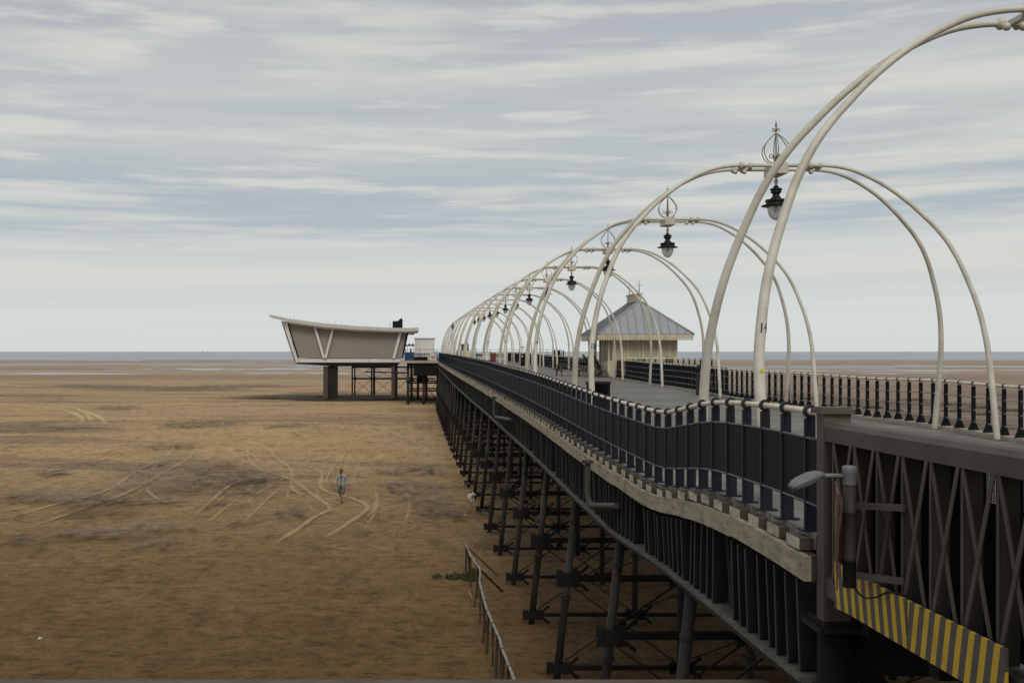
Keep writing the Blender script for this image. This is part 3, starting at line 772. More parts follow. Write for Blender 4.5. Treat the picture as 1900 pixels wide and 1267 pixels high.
for ai, Y in enumerate(AZ):
    num = 14 + ai
    far = ai > 7
    if ai == 0: lab = 'cream steel lamp arch numbered 14, tallest, crossing the right edge'
    elif ai == 1: lab = 'cream steel lamp arch numbered 15, whole hoop with lantern in view'
    else: lab = 'cream steel lamp arch, %s of the row counted from the near end' % ORD[ai]
    pA, cx, zt = hoop_pts(ai, -1)
    t = thing('lamp_arch', (cx, Y, zdeck(cx, Y)), lab, 'arch', 'cream lamp arches over the pier')
    for sg in (-1, 1):
        P, cx, zt = hoop_pts(ai, sg)
        P2 = smooth_path(P, 3 if ai < 6 else 2)
        zf = min(p.z for p in P2)
        rr = [.043 + .026 * min(1, (zt - p.z) / 5.5) for p in P2]
        hp = MB().tube(P2, rr, 14 if ai < 3 else 8).build('hoop', M['cream'], t)
        if ai < 8:
            for dx in (-.92, -.70, .70, .92):
                kn = MB()
                kn.ball((cx + dx, Y + sg * .30, zt), .086, 12, (.7, 1, 1))
                kn.ball((cx + dx * .97, Y + sg * .20, zt - .07), .055, 10)
                kn.build('knuckle', M['cream'], hp)
    for dx in (-.81, .81): MB().bar((cx + dx, Y - .3, zt - .01), (cx + dx, Y + .3, zt - .01), .07, .07).build('tie_bar', M['cream'], t)
    cl = MB(); cl.span(cx - .17, cx + .17, Y - .36, Y + .36, zt - .18, zt - .05); cl.span(cx - .15, cx + .15, Y - .34, Y + .34, zt - .05, zt + .08)
    cl.build('crown_bracket', M['cream'], t)
    # wrought crown above the arch
    fn = MB(); b0 = Vector((cx, Y, zt + .086))
    n = 10 if ai < 4 else 6
    fn.tube([b0, b0 + Vector((0, 0, .95))], [.022, .012], 8); fn.lathe([(.012, .86), (.03, .9), (.012, .98), (.004, 1.06)], 8, b0)
    if ai < 9:
        for q in range(6):
            a = q * math.pi / 3 + .35; d = Vector((math.cos(a), math.sin(a), 0))
            S = [(0.06, .0), (.2, .05), (.30, .17), (.335, .30), (.30, .43), (.2, .56), (.08, .67), (.012, .72)]
            fn.tube(smooth_path([b0 + d * r_ + Vector((0, 0, z_)) for r_, z_ in S], 3), .012, 6 if ai < 4 else 4)
        for q in range(4):
            a = q * math.pi / 2 + .1; d = Vector((math.cos(a), math.sin(a), 0))
            S = [(.02, .02), (.05, .12), (.10, .22), (.15, .22), (.16, .16), (.12, .14), (.10, .17)]
            fn.tube(smooth_path([b0 + d * r_ + Vector((0, 0, z_)) for r_, z_ in S], 3), .011, 5)
            S = [(.012, .76), (.05, .83), (.09, .82), (.09, .77), (.06, .77)]
            fn.tube(smooth_path([b0 + d * r_ + Vector((0, 0, z_)) for r_, z_ in S], 3), .009, 5)
    fn.build('crown', M['bronze'], t)
    # painted number wrapped on the near left leg
    if ai < 7:
        me = text_mesh(str(num), .165); P, _, _ = hoop_pts(ai, -1)
        zc = zL(Y) + 2.03
        for i in range(len(P) - 1):
            if P[i].z <= zc <= P[i + 1].z:
                u = (zc - P[i].z) / (P[i + 1].z - P[i].z); c = P[i].lerp(P[i + 1], u); d = (P[i + 1] - P[i]).normalized(); break
        rad = .043 + .026 * min(1, (zt - zc) / 5.5) + .003
        for v in me.vertices:
            a = v.co.x * .72 / rad + R(14)
            q = c + d * v.co.y + Vector((math.sin(a), -math.cos(a), 0)) * rad
            v.co = q - base_of(t)
        me.materials.clear(); me.materials.append(M['text'])
        o = bpy.data.objects.new('number', me); col.objects.link(o); o.parent = t
        if ai == 0:
            zc = zL(Y) + 1.53; i = [i for i in range(len(P) - 1) if P[i].z <= zc <= P[i + 1].z][0]
            u = (zc - P[i].z) / (P[i + 1].z - P[i].z); c = P[i].lerp(P[i + 1], u)
            k = MB(); vs = []; rad2 = .075
            for z_ in (-.02, .025):
                for a in (-.30, -.1, .1, .30): vs.append(c + Vector((math.sin(a + .1) * rad2, -math.cos(a + .1) * rad2, z_)))
            k.add(vs, [(j, j + 1, j + 5, j + 4) for j in range(3)], True); k.build('sticker', M['sticker'], t)
    # lantern
    lz = zt - .20
    tl = thing('lantern', (cx, Y, lz), ('black bell lantern with clear globe under arch %d' % num) if ai < 2 else ('black bell lantern with clear globe, %s of the lanterns from the near end' % ORD[ai]), 'lantern', 'lanterns hanging under the pier arches')
    s_ = 1.0
    n = 20 if ai < 4 else 10
    MB().lathe([(.022, 0), (.022, -.06), (.045, -.09), (.05, -.13), (.03, -.17), (.03, -.25)], n, (cx, Y, lz)).build('stem', M['cream'], tl)
    MB().lathe([(.03, -.22), (.06, -.24), (.075, -.28), (.135, -.29), (.135, -.335), (.10, -.345), (.125, -.36), (.125, -.385), (.075, -.42), (.085, -.47), (.11, -.50), (.13, -.53), (.24, -.55), (.245, -.60), (.225, -.61), (.225, -.64), (.25, -.655), (.335, -.685), (.335, -.705), (.2, -.71)], n, (cx, Y, lz)).build('hood', M['lantern'], tl)
    MB().lathe([(.19, -.708), (.195, -.76), (.185, -.83), (.16, -.91), (.115, -.98), (.06, -1.02), (.01, -1.035)], n, (cx, Y, lz)).build('globe', M['glass'], tl)
    MB().ball((cx, Y, lz - .79), .055, 10, (1, 1, 1.7)).build('bulb', M['white'], tl)

# ------------------------------------------------------------------ near footbridge truss with its fittings
bx = 3.66
br = thing('footbridge', (bx, 7, 3.9), 'dark steel lattice girder bridge at the lower right corner', 'footbridge')
ya, yb = 4.6, 9.50
zt_, zb_ = H - .575, H - 2.14
tc = MB()
S = [(0, -.175), (0, -.05), (.03, -.012), (.07, 0), (.17, 0), (.21, -.012), (.24, -.05), (.24, -.175)]
vs = []; fs = []
for y in (ya, yb - .03):
    for a, b in S: vs.append((bx + a, y, zt_ + b + (-.035 if y > 8 else 0)))
n = len(S)
for k in range(n): fs.append((k, (k + 1) % n, n + (k + 1) % n, n + k))
fs += [tuple(range(n)), tuple(n + k for k in range(n))]
tc.add(vs, fs).build('top_chord', M['truss'], br)
MB().span(bx + .01, bx + .22, ya, yb - .03, zb_, zb_ + .17).build('bottom_chord', M['truss'], br)
ep = MB(); ep.span(bx - .01, bx + .23, yb - .06, yb + .10, zb_ - .26, H - .545); ep.build('end_post', M['truss'], br)
ep = MB(); ep.span(bx - .05, bx + .25, yb - .10, yb + .14, H - .545, H - .505); ep.span(bx - .02, bx + .22, yb - .07, yb + .11, H - .505, H - .49); ep.build('post_cap', M['truss'], br)
vy = [9.30 - .432 * k for k in range(11)]
for y in vy:
    k = MB(); k.box((bx + .09, y, (zt_ + zb_) / 2), (.13, .010, zt_ - zb_ - .36)); k.box((bx + .02, y, (zt_ + zb_) / 2), (.010, .030, zt_ - zb_ - .36)); k.build('vertical', M['truss'], br)
for i in range(len(vy) - 1):
    a, b = vy[i] - .02, vy[i + 1] + .02; zl, zh = zb_ + .16, zt_ - .19
    MB().bar((bx + .012, a, zh), (bx + .012, b, zl), .040, .009, (1, 0, 0)).build('diagonal', M['truss'], br)
    MB().bar((bx + .001, a, zl), (bx + .001, b, zh), .040, .009, (1, 0, 0)).build('diagonal', M['truss'], br)
for i in range(len(vy) - 1):
    if i in (5, 6, 7):
        MB().span(bx + .165, bx + .18, vy[i + 1], vy[i] - .16, zb_ + .2, zt_ - .17).build('backing_panel', M['void'], br)
        k = MB()
        for q in range(9): k.span(bx + .168, bx + .172, vy[i] - .155 + q * .018, vy[i] - .151 + q * .018, zt_ - .42, zt_ - .17)
        for q in range(14): k.span(bx + .1725, bx + .175, vy[i] - .158, vy[i], zt_ - .42 + q * .018, zt_ - .417 + q * .018)
        k.span(bx + .165, bx + .18, vy[i] - .16, vy[i], zb_ + .2, zt_ - .42)
        k.build('mesh_panel', M['void'], br)
    else:
        MB().span(bx + .165, bx + .18, vy[i + 1], vy[i] if i else 9.44, zb_ + .2, zt_ - .17).build('backing_panel', M['void'], br)
MB().span(bx + .23, 13.3, ya, yb + .12, zb_ + .02, zb_ + .14).build('bridge_deck', M['dark_iron'], br)
for y in (9.2, 8.0, 6.8, 5.6): MB().span(bx + .25, 13.2, y - .08, y + .08, zb_ - .28, zb_ + .01).build('floor_beam', M['dark_iron'], br)

def hazard(y0, y1, z0, z1, k, label, fold=None):
    o = thing('hazard_board', (bx - .06, (y0 + y1) / 2, z0), label, 'hazard board', 'striped boards fixed to the bridge')
    mb = MB()
    mb.span(bx - .075, bx - .055, y0, y1, z0, z1)
    if fold: mb.hexa([Vector((bx - .075, y1, z0)), Vector((bx - .055, y1, z0)), Vector((bx - .062, y1 + .3, z0 - .01)), Vector((bx - .082, y1 + .3, z0 - .01)),
                      Vector((bx - .075, y1, z1)), Vector((bx - .055, y1, z1)), Vector((bx - .062, y1 + .3, z1 + .03)), Vector((bx - .082, y1 + .3, z1 + .03))])
    mb.build('board', stripes_mat(k), o)
    bk = MB()
    for y in (y0 + .15, y1 - .15): bk.span(bx - .054, bx + .008, y - .02, y + .02, z0 + .05, z1 - .05)
    bk.build('bracket', M['truss'], o)
hazard(7.74, 8.72, H - 2.13, H - 1.78, -.2, 'yellow and grey striped board under the floodlight post, with cable', True)
hazard(6.46, 7.72, H - 2.13, H - 1.78, .2, 'yellow and grey striped board nearest the lower right corner')

# floodlight
fy, fx = 8.38, 3.44
fl = thing('floodlight', (fx, fy, H - 1.84), 'grey street type floodlight on short post bracketed to the bridge girder', 'floodlight')
M['fl_post'] = weathered('lamp_post', (.045, .042, .040), (.028, .024, .021), (.06, .038, .024), .5, 3, .7, .6, .2, spec=.12)
MB().lathe([(.050, H - 1.83), (.050, H - 1.63), (.053, H - 1.63), (.053, H - 1.60), (.048, H - 1.59), (.048, H - 1.26), (.052, H - 1.255), (.052, H - 1.235), (.046, H - 1.23), (.046, H - 1.04)], 24, (fx, fy, 0), True).build('post', M['fl_post'], fl)
MB().lathe([(.048, H - 1.04), (.052, H - 1.03), (.052, H - .95), (.055, H - .945), (.055, H - .90), (.05, H - .89), (.02, H - .885)], 24, (fx, fy, 0), True).build('post_cap', M['grey_metal'], fl)
MB().tube([(fx - .05, fy, H - .965), (fx - .26, fy, H - .965)], .018, 10).build('arm', M['grey_metal'], fl)
hd = MB(); secs = [(-.20, .03, .026, 0.0), (-.23, .045, .036, .0), (-.27, .07, .050, -.010), (-.33, .085, .058, -.032), (-.39, .088, .054, -.056), (-.435, .084, .044, -.078), (-.458, .065, .026, -.092)]
vs = []; fs = []; n = 14
for dx, w, h, dz in secs:
    for k in range(n):
        a = 2 * math.pi * k / n; vz = math.sin(a) * h
        if vz < 0: vz *= .35
        vs.append((fx + dx, fy + math.cos(a) * w, H - .965 + dz + vz))
for i in range(len(secs) - 1):
    for k in range(n): fs.append((i * n + k, i * n + (k + 1) % n, (i + 1) * n + (k + 1) % n, (i + 1) * n + k))
fs += [tuple(range(n)), tuple((len(secs) - 1) * n + k for k in range(n))]
head = hd.add(vs, fs, True).build('lamp_head', M['grey_metal'], fl)
gl = MB(); vs = []; fs = []
for dx, w, h, dz in secs[1:-1]:
    for k in range(9):
        a = math.pi + math.pi * k / 8
        vs.append((fx + dx - .005, fy + math.cos(a) * w * .93, H - .975 + dz + math.sin(a) * h * .75))
for i in range(4):
    for k in range(8): fs.append((i * 9 + k, i * 9 + k + 1, (i + 1) * 9 + k + 1, (i + 1) * 9 + k))
gl.add(vs, fs, True).build('lens_cover', M['lens'], head)
for z in (H - 1.195, H - 1.735):
    k = MB(); k.bar((fx + .05, fy - .02, z), (bx + .0, 7.93, z + .045), .035, .05); k.build('bracket_bar', M['truss'], fl)
cab = [Vector((fx + .02, fy - .03, H - 1.82)), Vector((fx + .06, fy - .12, H - 1.88)), Vector((fx + .10, fy - .25, H - 1.85)), Vector((fx + .13, fy - .4, H - 1.78)), Vector((fx + .17, fy - .6, H - 1.765))]
MB().tube(smooth_path(cab, 6), .007, 6).build('cable', M['black'], fl)

# triangular road sign seen nearly edge-on
sg = thing('road_sign', (3.36, 8.42, H - 1.55), 'red edged triangular sign seen edge-on beside the floodlight post', 'road sign')
vd = Vector((3.36, 8.42, 0)).normalized(); vd = Matrix.Rotation(R(1.5), 3, 'Z') @ vd; nn = Vector((-vd.y, vd.x, 0))
def tri(s, off, th):
    c = Vector((3.36, 8.42, H - 1.44)) + nn * off
    pts = [c + vd * (-.42 * s) + Vector((0, 0, .38 * s)), c + vd * (.42 * s) + Vector((0, 0, .38 * s)), c + Vector((0, 0, -.42 * s))]
    return [p - nn * th for p in pts] + [p + nn * th for p in pts]
TF = [(2, 1, 0), (3, 4, 5), (0, 1, 4, 3), (1, 2, 5, 4), (2, 0, 3, 5)]
MB().add(tri(1, 0, .006), TF).build('sign_plate', weathered('faded_red', (.20, .085, .075), (.12, .06, .05), None, .6, 6, .5), sg)
MB().add(tri(.68, .009, .002), TF).build('sign_face', weathered('faded_white', (.22, .17, .15), (.13, .10, .09), None, .6, 6, .5), sg)
k = MB(); k.bar(Vector((3.38, 8.40, H - 1.25)), Vector((fx + .0, fy, H - 1.25)), .02, .03); k.build('sign_clip', M['truss'], sg)

# ------------------------------------------------------------------ beach handrail
bh = thing('handrail_fence', (2.0, 29, 0), 'crooked pale rail on thin brown stakes descending the sand below the pier', 'handrail')
RP = [(1.96, 35.9), (2.0, 33.7), (2.16, 31.9), (2.12, 31.0), (2.02, 30.0), (2.0, 28.0), (1.99, 26.8), (2.01, 25.8), (2.05, 24.9), (2.07, 24.0), (2.05, 23.2), (2.09, 22.0), (2.1, 21.0), (2.1, 19.6), (2.1, 18)]
rail_pts = [Vector((x, y, 1.0 + .02 * math.sin(i * 2.1))) for i, (x, y) in enumerate(RP)]
MB().tube(rail_pts, .035, 8).build('handrail', M['palerail'], bh)
jn = MB()
def rail_at(y):
    for i in range(len(rail_pts) - 1):
        if rail_pts[i].y >= y >= rail_pts[i + 1].y:
            u = (rail_pts[i].y - y) / (rail_pts[i].y - rail_pts[i + 1].y); return rail_pts[i].lerp(rail_pts[i + 1], u)
    return rail_pts[-1]
for i, y in enumerate([35.6, 34.8, 34.0, 32.3, 31.2, 29.5, 28.4, 27.4, 26.4, 25.4, 24.5, 23.7, 22.9, 22.1, 21.2, 20.3]):
    p = rail_at(y); q = Vector((p.x + random.uniform(-.1, .08), y + random.uniform(-.1, .1), -.1))
    if i == 4: q.x -= .15
    MB().bar(p - Vector((0, 0, .03)), q, .055, .05).build('stake', M['post_wood'], bh)
for y in [34.6 - 1.15 * k for k in range(13)]:
    p = rail_at(y); MB().lathe([(.039, -.03), (.039, .03)], 8, p, False, 'Y').build('joint_band', M['post_wood'], bh)
for a, b in (((1.98, 35.6), (928.5, 1069)), ((2.15, 32.0), (934.9, 1096))):
    MB().bar(Vector((a[0], a[1], .95)), gp(*b) - Vector((0, 0, .05)), .06, .05).build('stay', M['post_wood'], bh)
st = thing('stick', gp(872, 1104), 'short pale broken stick lying on sand beside the crooked beach rail', 'stick')
MB().tube([gp(868, 1097) + Vector((0, 0, .03)), gp(872, 1104) + Vector((0, 0, .05)), gp(876.5, 1110.6) + Vector((0, 0, .03))], [.02, .025, .018], 6).build('shaft', M['palerail'], st)

# ------------------------------------------------------------------ grass tufts
def grass(cx, cy, rx, ry, n, h, seed, mat=M['leaf']):
    rnd = random.Random(seed); mb = MB()
    for i in range(n):
        r = math.sqrt(rnd.random()); a = rnd.uniform(0, 6.28); x = cx + rx * r * math.cos(a); y = cy + ry * r * math.sin(a)
        hh = h * rnd.uniform(.4, 1) * (1.1 - .6 * r); d = Vector((rnd.uniform(-1, 1), rnd.uniform(-1, 1), 0)) * hh * .6; w = rnd.uniform(.015, .03) * (1 + h)
        s = Vector((rnd.uniform(-1, 1), rnd.uniform(-.3, .3), 0)).normalized() * w
        b = Vector((x, y, 0)); mb.add([b - s, b + s, b + d * .5 + s * .7 + Vector((0, 0, hh * .6)), b + d * .5 - s * .7 + Vector((0, 0, hh * .6)), b + d + Vector((0, 0, hh * .9))], [(0, 1, 2, 3), (3, 2, 4)])
    return mb
p = gp(862, 1071); o = MB(); rnd = random.Random(77)
for i in range(11):
    t_ = rnd.random() ** 1.4; q = grass(p.x + .25 - 1.55 * t_ + rnd.uniform(-.1, .1), p.y + rnd.uniform(-.55, .45) * (1 - .6 * t_), rnd.uniform(.08, .22), rnd.uniform(.08, .25), int(60 - 35 * t_), .34 - .22 * t_ + rnd.uniform(-.05, .08), 300 + i); o.add(q.v, q.f)
tag(o.build('grass', M['leaf']), kind='stuff')
gr = MB()
m_dune = weathered('dune_grass', (.10, .10, .05), (.15, .13, .08), None, .9, 2, .6, streak=False)
for i, (x, y, w) in enumerate(((1765, 752, 3.2), (1830, 757, 2.2), (1775, 764, 2.0), (1565, 753, 2.4), (1620, 757, 1.3), (1825, 770, 1.5), (1660, 763, 1.0), (1500, 741, 1.6), (1885, 763, 1.8), (1700, 743, 2.2), (1440, 738, 1.5))):
    p = gp(x, y); q = grass(p.x, p.y, w, w * .8, 260, .5, 40 + i); gr.add(q.v, q.f)
tag(gr.build('grass', m_dune), kind='stuff')
for i, (x, y, w, h) in enumerate(((1770, 752, 150, 20), (1600, 748, 260, 26), (1840, 790, 240, 40), (1700, 775, 200, 24), (1450, 735, 240, 16), (1880, 735, 140, 12))):
    patch('shingle_patch', x, y, w, h, M['shingle'], 90 + i)

# crumpled white bag at the foot of a pile
rg = thing('plastic_bag', gp(874, 931), 'crumpled white plastic bag snagged at the foot of a pier pile', 'plastic bag')
def rag(c, rx, rz, seed):
    rnd = random.Random(seed); m = MB(); m.ball(c, 1, 14, (rx, rx * .8, rz))
    for v in m.v:
        d = v - Vector(c); v += d * rnd.uniform(-.3, .22)
    m.s = [False] * len(m.s); return m
b = gp(874, 931)
a = rag(b + Vector((-.05, 0, .27)), .13, .15, 1)
for r_ in (rag(b + Vector((.08, 0, .38)), .13, .08, 2), rag(b + Vector((.0, 0, .10)), .055, .13, 3), rag(b + Vector((.13, .02, .14)), .03, .1, 4)): a.add(r_.v, r_.f)
a.build('bag', M['rag'], rg)
for i, (x, y, w, lab) in enumerate(((862, 957, .22, 'flat white scrap of litter on sand left of the pier piles'), (74, 1186, .14, 'small white scrap of litter on sand near the lower left corner'), (1012, 1183, .08, 'small white scrap low between the near piles'))[:2]):
    c = gp(x, y); m = rag(c + Vector((0, 0, .03)), w * .4, .03, 20 + i); tag(m.build('litter', M['rag'], None, c), lab, 'litter')

# ------------------------------------------------------------------ person walking on the beach
def skin_body(name, joints, edges, radii, mat, parent, subd=2, root=0):
    me = bpy.data.meshes.new(name); me.from_pydata(joints, edges, [])
    o = bpy.data.objects.new(name, me); col.objects.link(o)
    md = o.modifiers.new('s', 'SKIN'); md.use_smooth_shade = True
    sv = me.skin_vertices[0].data if me.skin_vertices else None
    if sv is None:
        me.skin_vertices.new() if hasattr(me.skin_vertices, 'new') else None
    for i, r in enumerate(radii):
        rr = r if isinstance(r, tuple) else (r, r); me.skin_vertices[0].data[i].radius = rr
        me.skin_vertices[0].data[i].use_root = (i == root)
    s2 = o.modifiers.new('u', 'SUBSURF'); s2.levels = subd; s2.render_levels = subd
    dg = bpy.context.evaluated_depsgraph_get(); m2 = bpy.data.meshes.new_from_object(o.evaluated_get(dg))
    bpy.data.objects.remove(o)
    for p in m2.polygons: p.use_smooth = True
    m2.materials.clear(); m2.materials.append(mat)
    ob = bpy.data.objects.new(name, m2); col.objects.link(ob); ob.parent = parent; return ob
m_skin = weathered('skin', (.36, .19, .12), (.28, .14, .09), None, .6, 9, .4, streak=False)
m_jack = weathered('jacket_cloth', (.36, .345, .345), (.21, .20, .205), None, .85, 9, .5)
m_short = weathered('shorts_cloth', (.12, .11, .115), (.07, .065, .065), None, .85, 9, .5)
m_cap = weathered('cap_cloth', (.17, .075, .025), (.10, .045, .018), None, .85, 14, .5)
m_shoe = weathered('shoe_black', (.02, .018, .018), (.04, .035, .03), None, .6, 14, .5)
pb = gp(634, 934)
per = thing('person', pb, 'person walking on the sand in pale grey jacket, shorts and brown cap', 'person')
per.rotation_euler = (0, 0, R(-6))
# joints: person faces -Y (towards the viewer); +X is the viewer's right
J = {'pelvis': (0, 0, .90), 'waist': (0, -.01, 1.04), 'chest': (0, -.02, 1.24), 'neckb': (0, -.03, 1.40), 'neck': (-.005, -.05, 1.46), 'jaw': (-.012, -.075, 1.52), 'head': (-.012, -.065, 1.585), 'crown': (-.01, -.055, 1.655),
     'shl': (-.17, -.02, 1.35), 'ell': (-.27, .05, 1.10), 'wrl': (-.34, -.08, .90), 'hdl': (-.355, -.11, .84),
     'shr': (.17, -.02, 1.35), 'elr': (.25, .06, 1.09), 'wrr': (.31, .02, .86), 'hdr': (.325, -.01, .79),
     'hpl': (-.095, 0, .87), 'knl': (-.10, .03, .50), 'anl': (-.055, .34, .20), 'tol': (-.06, .30, .07),
     'hpr': (.095, 0, .87), 'knr': (.065, -.14, .50), 'anr': (.03, -.16, .09), 'tor': (.015, -.31, .035)}
E = [('pelvis', 'waist'), ('waist', 'chest'), ('chest', 'neckb'), ('neckb', 'neck'), ('neck', 'jaw'), ('jaw', 'head'), ('head', 'crown'), ('neckb', 'shl'), ('shl', 'ell'), ('ell', 'wrl'), ('wrl', 'hdl'),
     ('neckb', 'shr'), ('shr', 'elr'), ('elr', 'wrr'), ('wrr', 'hdr'), ('pelvis', 'hpl'), ('hpl', 'knl'), ('knl', 'anl'), ('anl', 'tol'), ('pelvis', 'hpr'), ('hpr', 'knr'), ('knr', 'anr'), ('anr', 'tor')]
RD = {'pelvis': (.13, .10), 'waist': (.12, .09), 'chest': (.15, .10), 'neckb': .07, 'neck': .045, 'jaw': (.068, .075), 'head': (.086, .098), 'crown': (.055, .065), 'shl': .06, 'ell': .042, 'wrl': .03, 'hdl': .034, 'shr': .06, 'elr': .042, 'wrr': .03, 'hdr': .034,
      'hpl': .085, 'knl': .056, 'anl': .034, 'tol': .02, 'hpr': .085, 'knr': .056, 'anr': .034, 'tor': .02}
names = list(J)
skin_body('body', [J[k] for k in names], [(names.index(a), names.index(b)) for a, b in E], [RD[k] for k in names], m_skin, per, 2)
jk = {'hem': (0, -.005, .80), 'waist': (0, -.01, 1.02), 'chest': (0, -.02, 1.24), 'neckb': (0, -.03, 1.40), 'shl': J['shl'], 'ell': J['ell'], 'wrl': (-.335, -.065, .92), 'shr': J['shr'], 'elr': J['elr'], 'wrr': (.305, .03, .88)}
jn_ = list(jk); JE = [('hem', 'waist'), ('waist', 'chest'), ('chest', 'neckb'), ('neckb', 'shl'), ('shl', 'ell'), ('ell', 'wrl'), ('neckb', 'shr'), ('shr', 'elr'), ('elr', 'wrr')]
JR = [(.20, .155), (.175, .14), (.195, .145), (.09, .085), .088, .075, .062, .088, .075, .062]
skin_body('jacket', [jk[k] for k in jn_], [(jn_.index(a), jn_.index(b)) for a, b in JE], JR, m_jack, per, 2)
sk = [(0, 0, .94), (-.085, 0, .80), (-.10, .03, .62), (-.105, .035, .46), (.085, 0, .80), (.08, -.10, .60), (.068, -.14, .45)]
skin_body('shorts', sk, [(0, 1), (1, 2), (2, 3), (0, 4), (4, 5), (5, 6)], [(.10, .09), .108, .10, .095, .108, .10, .093], m_short, per, 2)
def local(mb, name, mat, par=per):
    me = mb.mesh(name); me.materials.append(mat); o = bpy.data.objects.new(name, me); col.objects.link(o); o.parent = par; return o
cp = MB(); cp.lathe([(.098, 0), (.10, .03), (.09, .075), (.06, .105), (.01, .115)], 16, (-.012, -.06, 1.60), True, 'Z', (.9, 1.08))
cp.add([(-.10, -.12, 1.603), (-.075, -.25, 1.585), (-.02, -.27, 1.582), (.05, -.235, 1.588), (.07, -.12, 1.603), (-.10, -.12, 1.613), (-.075, -.25, 1.594), (-.02, -.27, 1.591), (.05, -.235, 1.597), (.07, -.12, 1.613)],
       [(4, 3, 2, 1, 0), (5, 6, 7, 8, 9), (0, 1, 6, 5), (1, 2, 7, 6), (2, 3, 8, 7), (3, 4, 9, 8), (4, 0, 5, 9)])
local(cp, 'cap', m_cap)
fc = MB(); fc.add([(-.022, -.155, 1.535), (.0, -.155, 1.535), (-.011, -.185, 1.54), (-.011, -.155, 1.575)], [(0, 1, 2), (1, 3, 2), (3, 0, 2)], True)
local(fc, 'nose', m_skin)
for s in (-1, 1): e = MB(); e.ball((-.011 + s * .03, -.15, 1.578), .011, 8); local(e, 'eye', m_shoe)
for a, tx, rz in ((J['anl'], (-.06, .26, .09), 0), (J['anr'], (.02, -.29, .045), 0)):
    s_ = MB()
    if a is J['anr']: pts = [(.034, -.10, .05), (.03, -.16, .055), (.022, -.23, .045), (.016, -.30, .035)]
    else: pts = [(-.055, .385, .22), (-.056, .35, .16), (-.058, .31, .10), (-.06, .275, .055)]
    s_.tube(smooth_path([Vector(p) for p in pts], 3), [.042 + .01 * math.sin(math.pi * k / 9) for k in range(10)], 10)
    s_.tube([Vector(pts[0]) + Vector((0, -.03, .03)), Vector(pts[0]) + Vector((0, -.03, .09))], [.05, .045], 10)
    local(s_, 'shoe', m_shoe)
for nm, hx in (('hdl', -1), ('hdr', 1)):
    b = Vector(J[nm]); hm = MB()
    for k in range(4):
        q = b + Vector((hx * .004, (k - 1.5) * .02, -.03)); L_ = (.07, .08, .076, .06)[k]
        hm.tube([q, q + Vector((hx * .006, -.006, -L_ * .55)), q + Vector((-hx * .006, -.014, -L_)),], [.0095, .009, .007], 6)
    hm.ball(b + Vector((0, -.005, -.005)), .045, 10, (.5, .8, 1.0))
    q = b + Vector((-hx * .0, -.04, .0)); hm.tube([q, q + Vector((0, -.02, -.035)), q + Vector((0, -.022, -.062))], [.011, .010, .008], 6)
    local(hm, 'hand', m_skin)
zp = MB(); zp.tube([(-.005, -.165, 1.36), (-.01, -.178, 1.2), (-.012, -.172, 1.05), (-.012, -.168, .86)], .016, 6)
col_ = MB(); col_.lathe([(.075, 0), (.085, .05), (.07, .055), (.06, 0)], 12, (-.003, -.045, 1.405)); local(col_, 'collar', m_jack)
for s in (-1, 1): lp = MB(); lp.bar((s * .07, -.15, 1.40), (0, -.178, 1.25), .05, .012, (0, 1, 0)); local(lp, 'lapel', m_skin if 0 else m_short); local(zp, 'jacket_zip', m_shoe)

# ------------------------------------------------------------------ kiosk / shelter beside the pier
kz = 70.0; kd = zR(70) + .02
ks = thing('shelter', (15.6, 73, kd), 'cream seaside shelter with grey hipped zinc roof and scalloped eaves', 'shelter')
MB().span(13.45, 19.6, 68.6, 78, kd - .3, kd).build('platform', M['plank'], ks)
MB().span(13.5, 19.4, 69.0, 77.8, kd - 1.3, kd - .305).build('platform_girder', M['dark_iron'], ks)
for px_ in (13.9, 16.5, 19.2):
    for py_ in (69.4, 77.2): MB().tube([(px_, py_, -.2), (px_, py_, kd - 1.3)], .11, 10).build('platform_pile', M['pile'], ks)
ex0, ex1, ey0, ey1, ez = 12.36, 18.66, 70.0, 76.6, 8.52
wx0, wx1, wy0, wy1 = 13.50, 17.75, 70.9, 75.7
ax, ay0, ay1, az = 15.45, 71.6, 75.0, 10.78
rf = MB(); A, B, C, D = (ex0, ey0, ez), (ex1, ey0, ez), (ex1, ey1, ez), (ex0, ey1, ez); P1, P2 = (ax, ay0, az), (ax, ay1, az)
roof = MB().add([A, B, C, D, P1, P2], [(0, 1, 4), (1, 2, 5, 4), (2, 3, 5), (3, 0, 4, 5), (3, 2, 1, 0)]).build('roof', M['zinc'], ks)
MB().add([Vector(q) + Vector((-.012, 0, .012)) for q in (D, A, P1, P2)], [(0, 1, 2, 3)]).build('side_slope_shade', M['zinc_dark'], roof)  # darker zinc sheet paints the left slope as if in shade
hp = MB()
for a, b in ((A, P1), (B, P1), (C, P2), (D, P2), (P1, P2)): hp.tube([a, b], .07, 8)
hp.build('hip_roll', M['roofgrey'], roof)
sm = MB()
for i in range(1, 12):
    t = i / 12; x = ex0 + (ex1 - ex0) * t
    q = Vector((x, ey0, ez)); tt = t / .5 if t < .5 else (1 - t) / .5
    e = Vector((x, ey0 + (ay0 - ey0) * tt, ez + (az - ez) * tt)); n_ = Vector((0, -.05, .03))
    sm.bar(q + n_ * .4, e + n_ * .4, .03, .05)
sm.build('seams', weathered('seam_zinc', (.25, .262, .29), (.19, .195, .215), None, .5, 3, .5), roof)
cr = MB(); cr.span(ax - .16, ax + .16, ay0 + .1, ay1 - .1, az - .05, az + .42); cr.span(ax - .24, ax + .24, ay0, ay1, az + .42, az + .50); cr.build('ridge_cresting', M['kiosk'], roof)
